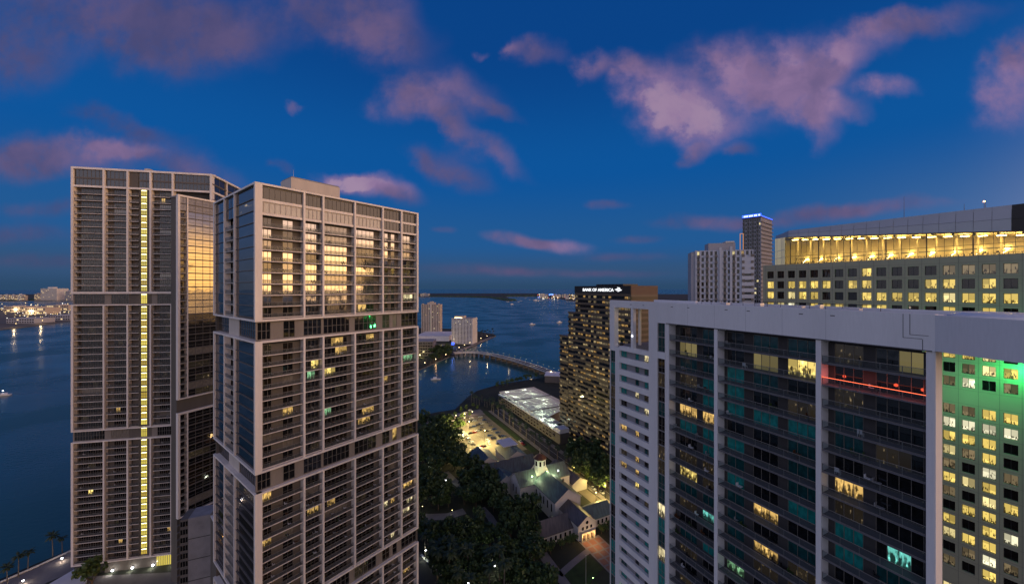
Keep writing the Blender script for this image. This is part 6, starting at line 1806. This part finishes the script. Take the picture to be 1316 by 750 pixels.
scatter([(538, 668), (600, 668), (640, 680), (690, 700), (712, 752), (640, 760), (585, 760), (560, 722), (538, 712)], 52, 'dark', 'dark tree in the park below the curved path', 'park trees below the curved path', .75, 1.15, 5.2, av, 7)
for i, (px, py) in enumerate(((550, 700), (585, 742), (597, 744), (573, 730), (562, 722))):
    x, y = gp(px, py, LZ); tree('palm', x, y, ['tall palm by the white park lamp near the middle tower', 'left palm trunk of the pair at the bottom park edge', 'right palm trunk of the pair at the bottom park edge', 'palm behind the bottom pair in the park', 'palm beside the bottom park drive'][i], None, 1.1, i % 3)
scatter([(725, 575), (745, 565), (783, 585), (783, 628), (760, 622), (735, 598)], 20, 'dark', 'dark tree between the brown tower and the church street', 'trees below the brown tower', .9, 1.3, 6, (), 7)
for i, (a_, b_) in enumerate(((-1, -9), (-1.5, -12.5), (-1, -16), (-2, -20), (0, -23), (-1, 9), (-1, 12.5), (-1.5, 16), (-2, 19.5))):
    x, y = G(a_+1.5, b_); tree('mid', x, y, 'small dark tree against the church %s wing wall' % ('park-side' if b_ < 0 else 'street-side'), 'small trees at the church %s wing' % ('park-side' if b_ < 0 else 'street-side'), RND.uniform(.42, .6))
for i in range(12):
    x, y = G(-70+i*10+RND.uniform(-2, 2), 48+RND.uniform(0, 4)); tree('dark', x, y, 'dark street tree on the far side of the church street', 'street trees beyond the church street', RND.uniform(.7, 1.0))
scatter([(545, 690), (600, 700), (640, 715), (660, 750), (580, 755)], 12, 'palm', 'tall palm rising over the lower park trees', 'palms in the lower park', 1.1, 1.4, 5, (), 9)
# palm row along the garage
for i in range(26):
    t = i/25; x, y = G(-200+t*150, 27.5+RND.uniform(2.2, 5)*(1 if i % 2 else 1.6)); tree('palm', x, y, 'dark palm of the row along the parking garage', 'palms along the parking garage', RND.uniform(.85, 1.2))
for i in range(16):
    t = i/15; x, y = gp(606+t*50, 517+t*8+RND.uniform(-3, 3), LZ); tree('palm', x, y, 'dark palm at the waterfront corner by the garage', 'palms at the waterfront corner', RND.uniform(.7, 1.05))
for i in range(9):
    x, y = gp(640+i*6, 499-i*1.6, LZ); tree('mid', x, y, 'dark tree on the river edge behind the garage roof', 'river edge trees behind the garage', RND.uniform(.7, 1.0))
# waterfront terrace trees and parasols
for i, (px, py) in enumerate(((585, 533), (592, 529), (600, 525), (608, 521), (579, 538), (614, 524), (603, 533), (594, 537))):
    x, y = gp(px, py, LZ+2); tree('mid', x, y, 'small lamplit tree on the waterfront terrace', 'waterfront terrace trees', RND.uniform(.5, .75))
for i, (px, py) in enumerate(((588, 545), (583, 552), (578, 546), (592, 549))):
    x, y = gp(px, py, LZ+3); tree('mid', x, y, 'green lamplit tree at the left edge of the parking lot', 'lamplit trees at the lot edge', RND.uniform(.9, 1.15))
def parasol(px, py, label, mat):
    x, y = gp(px, py, LZ+2); t = thing('parasol', (x, y, LZ), label, 'parasol', 'parasols on the waterfront terrace')
    m = MB(); m.tube((x, y, LZ), (x, y, LZ+2.6), .05, .05, 'metal_light', 5); m.build('pole', t)
    m = MB(); n = 8
    for k in range(n):
        a, b = 2*math.pi*k/n, 2*math.pi*(k+1)/n; m.poly([(x+2.3*math.cos(a), y+2.3*math.sin(a), LZ+2.3), (x+2.3*math.cos(b), y+2.3*math.sin(b), LZ+2.3), (x, y, LZ+3.2)], mat)
    m.build('canopy', t)
for i, (px, py) in enumerate(((574, 541), (580, 537), (587, 537), (592, 533), (598, 530), (604, 527), (583, 541), (596, 535), (590, 541))):
    parasol(px, py, 'pinkish parasol over a terrace table by the water', 'church_trim')
x, y = gp(589, 560, LZ+3)
t = thing('marquee', (x, y, LZ), 'pale blue tent roof at the left edge of the parking lot', 'tent')
m = MB()
for k in range(4):
    a, b = R(45+26+90*k), R(45+26+90*(k+1)); m.poly([(x+6*math.cos(a), y+6*math.sin(a), LZ+3), (x+6*math.cos(b), y+6*math.sin(b), LZ+3), (x, y, LZ+5)], 'boat_white')
m.build('canopy', t)
m = MB()
for k in range(4): a = R(45+26+90*k); m.tube((x+5.8*math.cos(a), y+5.8*math.sin(a), LZ), (x+5.8*math.cos(a), y+5.8*math.sin(a), LZ+3.05), .08, .08, 'metal_light', 5)
m.build('frame', t)
# island trees
scatter([(555, 452), (572, 446), (582, 449), (580, 456), (556, 464)], 22, 'dark', 'dark tree at the island end of the bridge', 'trees at the island end of the bridge', 1.0, 1.5, 7, (), 3)
scatter([(538, 466), (556, 461), (580, 455), (578, 458), (540, 473)], 14, 'palm', 'palm on the island shore left of the bridge', 'island shore palms', .9, 1.3, 6, (), 3)
scatter([(600, 440), (618, 432), (636, 429.5), (634, 427.5), (606, 432)], 24, 'palm', 'palm on the island tip beyond the hotel slab', 'palms on the island tip', 1.1, 1.6, 7, (), 3)
# promenade palms, orange lit tree
for i, (px, py) in enumerate(((72, 718), (40, 736), (28, 745), (14, 757), (84, 712))):
    x, y = gp(px, py-4, LZ); x -= 1.5; tree('palm', x, y, ['dark palm leaning over the water beside the promenade lamp', 'dark palm halfway down the promenade', 'dark palm by the lower promenade lamp', 'dark palm at the bottom left corner', 'dark palm next to the foot of the tallest tower'][i], None, [1.0, .9, .9, .9, .8][i], i % 3, LZ if False else .6)
x, y = at(118, 157); tree('mid', x, y, 'orange-lit tree at the foot of the tallest tower', None, 1.3, 0)
pl('tree_uplight', (x+1, y-5, 3), 500, (1, .5, .15), None, .3)
# terrace before the tallest tower, a light
x, y = at(150, 158)
sheet('terrace', [at(96, 165), at(98, 140), at(236, 140), at(232, 168)], LZ+.04, 'paving')
for i, px in enumerate((144, 171, 197)): pass

# ================================================================== boats
def boat(px, py, L_, ang, label, wake=0, sail=False):
    x, y = gp(px, py); r = thing('motor_boat' if not sail else 'sailing_boat', (x, y, 0), label, 'boat')
    f = Face(x, y, math.cos(ang), math.sin(ang)); W_ = L_*.3
    m = MB(); pr = [(-.5, -.5), (.2, -.5), (.5, 0), (.2, .5), (-.5, .5)]
    lo = [(*f.p(u*L_*.92, v*W_*.7, 0)[:2], -.2) for u, v in pr]; hi = [(*f.p(u*L_, v*W_, 0)[:2], L_*.11) for u, v in pr]
    for i in range(5): m.poly([lo[i], lo[(i+1) % 5], hi[(i+1) % 5], hi[i]], 'boat_white')
    m.poly(hi, 'boat_white'); m.build('hull', r)
    if sail:
        m = MB(); p = f.p(0, 0, 0); m.tube((p[0], p[1], L_*.11), (p[0], p[1], L_*1.1), .12, .08, 'metal_light', 5); m.build('mast', r)
    else:
        m = MB(); m.box(f, -L_*.25, L_*.12, -W_*.32, W_*.32, L_*.111, L_*.25, 'boat_white'); m.build('cabin', r)
        m = MB(); m.box(f, L_*.121, L_*.14, -W_*.3, W_*.3, L_*.14, L_*.23, 'glass_black'); m.build('windscreen', r)
    if wake:
        m = MB(); n = 14
        for k in range(n):
            t0, t1 = k/n, (k+1)/n; w0, w1 = W_*.5+t0*3.5, W_*.5+t1*3.5
            a = f.p(-L_*.5-wake*t0, 0, 0); 
            for s in (-1, 1):
                m.poly([(*f.p(-L_*.5-wake*t0, s*w0, 0)[:2], .03), (*f.p(-L_*.5-wake*t1, s*w1, 0)[:2], .03), (*f.p(-L_*.5-wake*t1, s*(w1-1.1*(1-t1*.7)), 0)[:2], .03), (*f.p(-L_*.5-wake*t0, s*(w0-1.1*(1-t0*.7)), 0)[:2], .03)], 'water_foam')
        o = m.build('wake'); o['kind'] = 'structure'
    return r
boat(560, 487.5, 14, R(10), 'dark-hulled motor boat lying in the river below the bridge')
boat(4, 508, 13, R(207), 'motor boat with a lit cabin and a long wake at the left edge', 150)
boat(684, 417, 22, R(10), 'small white boat out in the bay left of the other one')
boat(719, 414.5, 26, R(35), 'white boat in the bay just left of the brown tower')
x, y = gp(3, 506); m = MB(); m.ball((x+2, y-1, 4.3), .5, 'lamp_white'); o = m.build('boat_light'); 
tag(o, 'white lamp on the cabin roof of the boat at the left edge', 'lamp')
for i in range(13):
    px = 652+i*4.6+RND.uniform(-1.5, 1.5); py = 384.5+RND.uniform(-1.5, 3.2)
    boat(px, py, 30, RND.uniform(0, 3), 'pale moored sailing boat off the far island', 0, True)['group'] = 'boats moored off the far island'
boat(658, 391, 30, .3, 'larger pale boat moored nearer than the rest off the far spit')
boat(689, 386.5, 60, .1, 'dark low barge among the moored boats')

# ================================================================== far shores
def land(name, pts, z, mat='far_land', top=6):
    P = [gp(x, y) for x, y in pts]; return sheet(name, P, z, mat, base=-1)
land('port_island', [(-160, 428), (0, 424), (30, 421), (60, 417), (92, 412.5), (160, 408), (260, 400), (260, 391), (120, 390), (60, 393), (0, 397), (-160, 398)], 2, 'port_ground')
land('barrier_island', [(-200, 388), (0, 387), (100, 386), (240, 384), (240, 378), (-200, 378)], 2, 'far_land')
land('far_island', [(500, 381.2), (560, 381.5), (600, 382), (630, 383), (648, 386.4), (657, 387), (661, 385.5), (655, 383.8), (650, 381.2), (690, 381.0), (700, 380.4), (700, 377), (500, 377)], 3, 'far_land')
land('far_key', [(688, 381.5), (720, 384), (732, 386.5), (760, 387), (900, 387.5), (900, 378), (700, 378)], 3, 'far_land')
# far woods: leafy mass along the far island
def wood(name, pts, n, h, w, label, seed):
    rr = random.Random(seed); m = MB(); P = [gp(x, y) for x, y in pts]
    for i in range(n):
        t = rr.random()*(len(P)-1); k = int(t); f_ = t-k; x = P[k][0]*(1-f_)+P[k+1][0]*f_; y = P[k][1]*(1-f_)+P[k+1][1]*f_
        y += rr.uniform(0, w); hh = h*rr.uniform(.5, 1.1); r_ = rr.uniform(.5, 1.2)*w*.12
        m.ball((x+rr.uniform(-r_, r_), y, 2), r_, 'leaf_dark', 6, 4, hh/r_)
    o = m.build(name); tag(o, label, None, None, 'stuff'); return o
wood('wood', [(500, 380.6), (560, 381), (600, 381.6), (630, 382.5), (648, 385.6), (658, 386.2)], 420, 14, 220, 'dark wooded far island spit', 4)
wood('wood', [(650, 380.8), (690, 380.6)], 120, 16, 400, 'dark wood behind the moored boats', 6)
wood('wood', [(-60, 386.5), (110, 385.5)], 240, 12, 300, 'dark tree belt on the left far shore', 8)
wood('wood', [(845, 386.9), (895, 387.2)], 60, 10, 200, 'dark far shore right of the brown tower', 9)
# far buildings, left skyline
def far_house(px0, px1, ytop, ybase, label, matn='white_far', lights=.5, name='distant_building', group=None, cat='building', rows=None):
    Y = F*EYE/(ybase-HY); x0, _ = at(px0, Y); x1, _ = at(px1, Y); zt = EYE-(ytop-HY)*Y/F
    r = thing(name, (x0, Y, 2), label, cat, group); m = MB(); dep = max(20, (x1-x0)*.6)
    m.box(WORLD, x0, x1, -Y-dep, -Y, 2, zt, matn); m.box(WORLD, x0+(x1-x0)*.3, x0+(x1-x0)*.6, -Y-dep*.6, -Y-dep*.2, zt, zt+(zt-2)*.12, matn); m.build('wall', r)
    rows = rows or max(2, int((zt-2)/9)); cols = max(3, int((x1-x0)/9)); d = MB(); l = MB()
    for k in range(rows):
        for i in range(cols):
            a = x0+(x1-x0)*(i+.2)/cols; b = x0+(x1-x0)*(i+.8)/cols; z0 = 2+(zt-2)*(k+.25)/rows; z1 = 2+(zt-2)*(k+.7)/rows
            (l if RND.random() < lights*.35 else d).box(WORLD, a, b, -Y, -Y+.4, z0, z1, 'lamp_soft' if False else ('glass_dark'))
    if d.f: d.build('window', r)['kind'] = 'stuff'
    if l.f:
        l.m = ['far_lit']*len(l.m); l.build('lit_window', r)['kind'] = 'stuff'
    return r
glow('far_lit', (1.0, .72, .34), 1.2)
glow('far_dot', (1.0, .70, .30), 3.0); glow('far_dot_white', (1, .93, .8), 4.0); glow('far_dot_red', (1, .12, .08), 4.0); glow('far_dot_blue', (.08, .2, 1), 6.0)
far_house(52, 73, 370.5, 386, 'white slab high-rise, tallest on the far left skyline', lights=.2)
far_house(83, 92, 374, 386, 'smaller pale block just left of the tallest tower on the skyline', 'grey_far', lights=.2)
far_house(44, 52, 377.5, 386, 'low pale building left of the white skyline high-rise', 'beige_far')
names = ['first', 'second', 'third', 'fourth', 'fifth', 'sixth', 'seventh', 'eighth', 'ninth', 'tenth']
px = -4
for i in range(8):
    w_ = RND.uniform(3.5, 7); far_house(px, px+w_, 379+RND.uniform(-1.2, 1.2), 386, '%s pale low block from the left on the far left shore' % names[i], ['white_far', 'beige_far'][i % 2], .8); px += w_+RND.uniform(-.5, 1.2)
# port sheds and lights
for i, (a, b, t, s, lb) in enumerate(((4, 30, 393.5, 401, 'long lit port shed on the left of the port island'), (30, 58, 395, 404, 'wide lit terminal in the middle of the port island'), (58, 88, 392, 399, 'lit port shed nearest the tallest tower'), (62, 90, 405, 412, 'dark low warehouse on the near quay of the port'), (8, 44, 409, 416, 'long dark quay shed near the left edge'))):
    far_house(a, b, t, s, lb, 'beige_far' if i < 3 else 'grey_far', 1.2 if i < 3 else .1, 'port_shed', None, 'shed', 2)
rr = random.Random(21)
pd = [MB(), MB()]
for i in range(230):
    px = rr.uniform(0, 92); py = rr.gauss(401, 5.5)
    if not 391 < py < 417: continue
    x, y = gp(px, py); s = rr.uniform(.5, 1.3)
    pd[0 if rr.random() < .8 else 1].ball((x, y, rr.uniform(6, 14)), s*(y/1500), 'far_dot' if rr.random() < .8 else 'far_dot_white', 5, 3)
pd[0].join(pd[1]); o = pd[0].build('port_lights'); tag(o, 'sparkling warm lights scattered over the port island', None, None, 'stuff')
for i, (px, py, pw) in enumerate(((21, 421, 7000), (55, 416.5, 11000), (40, 404, 90000), (20, 401, 60000), (70, 402, 60000))):
    x, y = gp(px, py); pl('quay_light', (x, y-6, 14), pw, (1, .72, .38), None, 2)
    m = MB(); m.tube((x, y, 2), (x, y, 14), .4, .3, 'metal_dark', 5); t = thing('quay_lamp', (x, y, 2), ['quay lamp mirrored in the water near the left edge', 'brightest quay lamp mirrored in the water', 'lamp mast over the port terminal', 'lamp mast over the left port shed', 'lamp mast over the right port shed'][i], 'lamp')
    m.build('post', t); m = MB(); m.ball((x, y-1, 14), 1.2, 'far_dot', 8, 5); m.build('lamp_head', t)
# causeway arc
m = MB(); P = [gp(x, y, 14) for x, y in ((-20, 395.5), (10, 392), (40, 389.5), (70, 388.8), (110, 389.5))]
m = ribbon(P, -8, 8, 12, 14, 'roof_grey'); o = m.build('causeway'); tag(o, 'grey elevated causeway curving behind the port', 'causeway')
# marina lights on the far right key
md = MB()
for i in range(90):
    px = rr.uniform(690, 739); py = rr.uniform(378.8, 385.5)-(4-(px-690)/12)*0; x, y = gp(px, max(py, 379)); 
    c = rr.choices(['far_dot', 'far_dot_white', 'far_dot_red', 'far_dot_blue'], [5, 4, 1, 1.2])[0]; md.ball((x, y, rr.uniform(6, 20)), rr.uniform(.4, .9)*y/1100, c, 5, 3)
for k in range(7):
    x, y = gp(706+rr.uniform(-5, 5), 379.8+rr.uniform(-.6, .8)); md.ball((x, y, 18), y/700, 'far_dot_blue', 5, 3)
o = md.build('marina_lights'); tag(o, 'cluster of blue, red and white marina lights on the far key', None, None, 'stuff')
for i, (a, b) in enumerate(((694, 701), (701, 705), (709, 716), (716, 721), (722, 731), (731, 738), (727, 735))):
    far_house(a, b, 378.2+rr.uniform(-.8, 1.2)+(2.5 if i > 4 else 0), 382.5+(2.5 if i > 4 else 0), '%s low building from the left on the far marina shore' % names[i], ['white_far', 'grey_far', 'beige_far'][i % 3], .5)
far_house(540, 551, 377, 381, 'low pale building on the far island beside the middle tower', 'grey_far', .3)
# lights on island quay and river walk
for i, (px, py) in enumerate(((590, 449.5), (597, 446), (604, 443), (611, 440), (618, 437), (626, 434), (573, 459), (560, 465), (546, 470))):
    x, y = gp(px, py, LZ); lamp(x, y, LZ, ['%s lamp from the left on the quay under the hotel slab' % names[i], ] [0] if i < 6 else ['lamp on the island shore just left of the bridge', 'middle lamp on the island shore beside the trees', 'lamp on the island shore nearest the middle tower'][i-6], None, 5, 'lamp_warm', .5, 1800 if i in (1, 4, 7) else 0, (1, .55, .25))
x, y = gp(541, 459); pl('island_light', (x, y-8, 6), 12000, (1, .8, .3), None, 1)
t = thing('street_lamp', (x, y-8, LZ), 'bright yellow lamp at the foot of the grey island office', 'street lamp'); m = MB(); m.tube((x, y-8, LZ), (x, y-8, 5.5), .1, .1, 'metal_dark', 5); m.build('post', t); m = MB(); m.ball((x, y-8, 6), .8, 'lamp_yellow'); m.build('lamp_head', t)
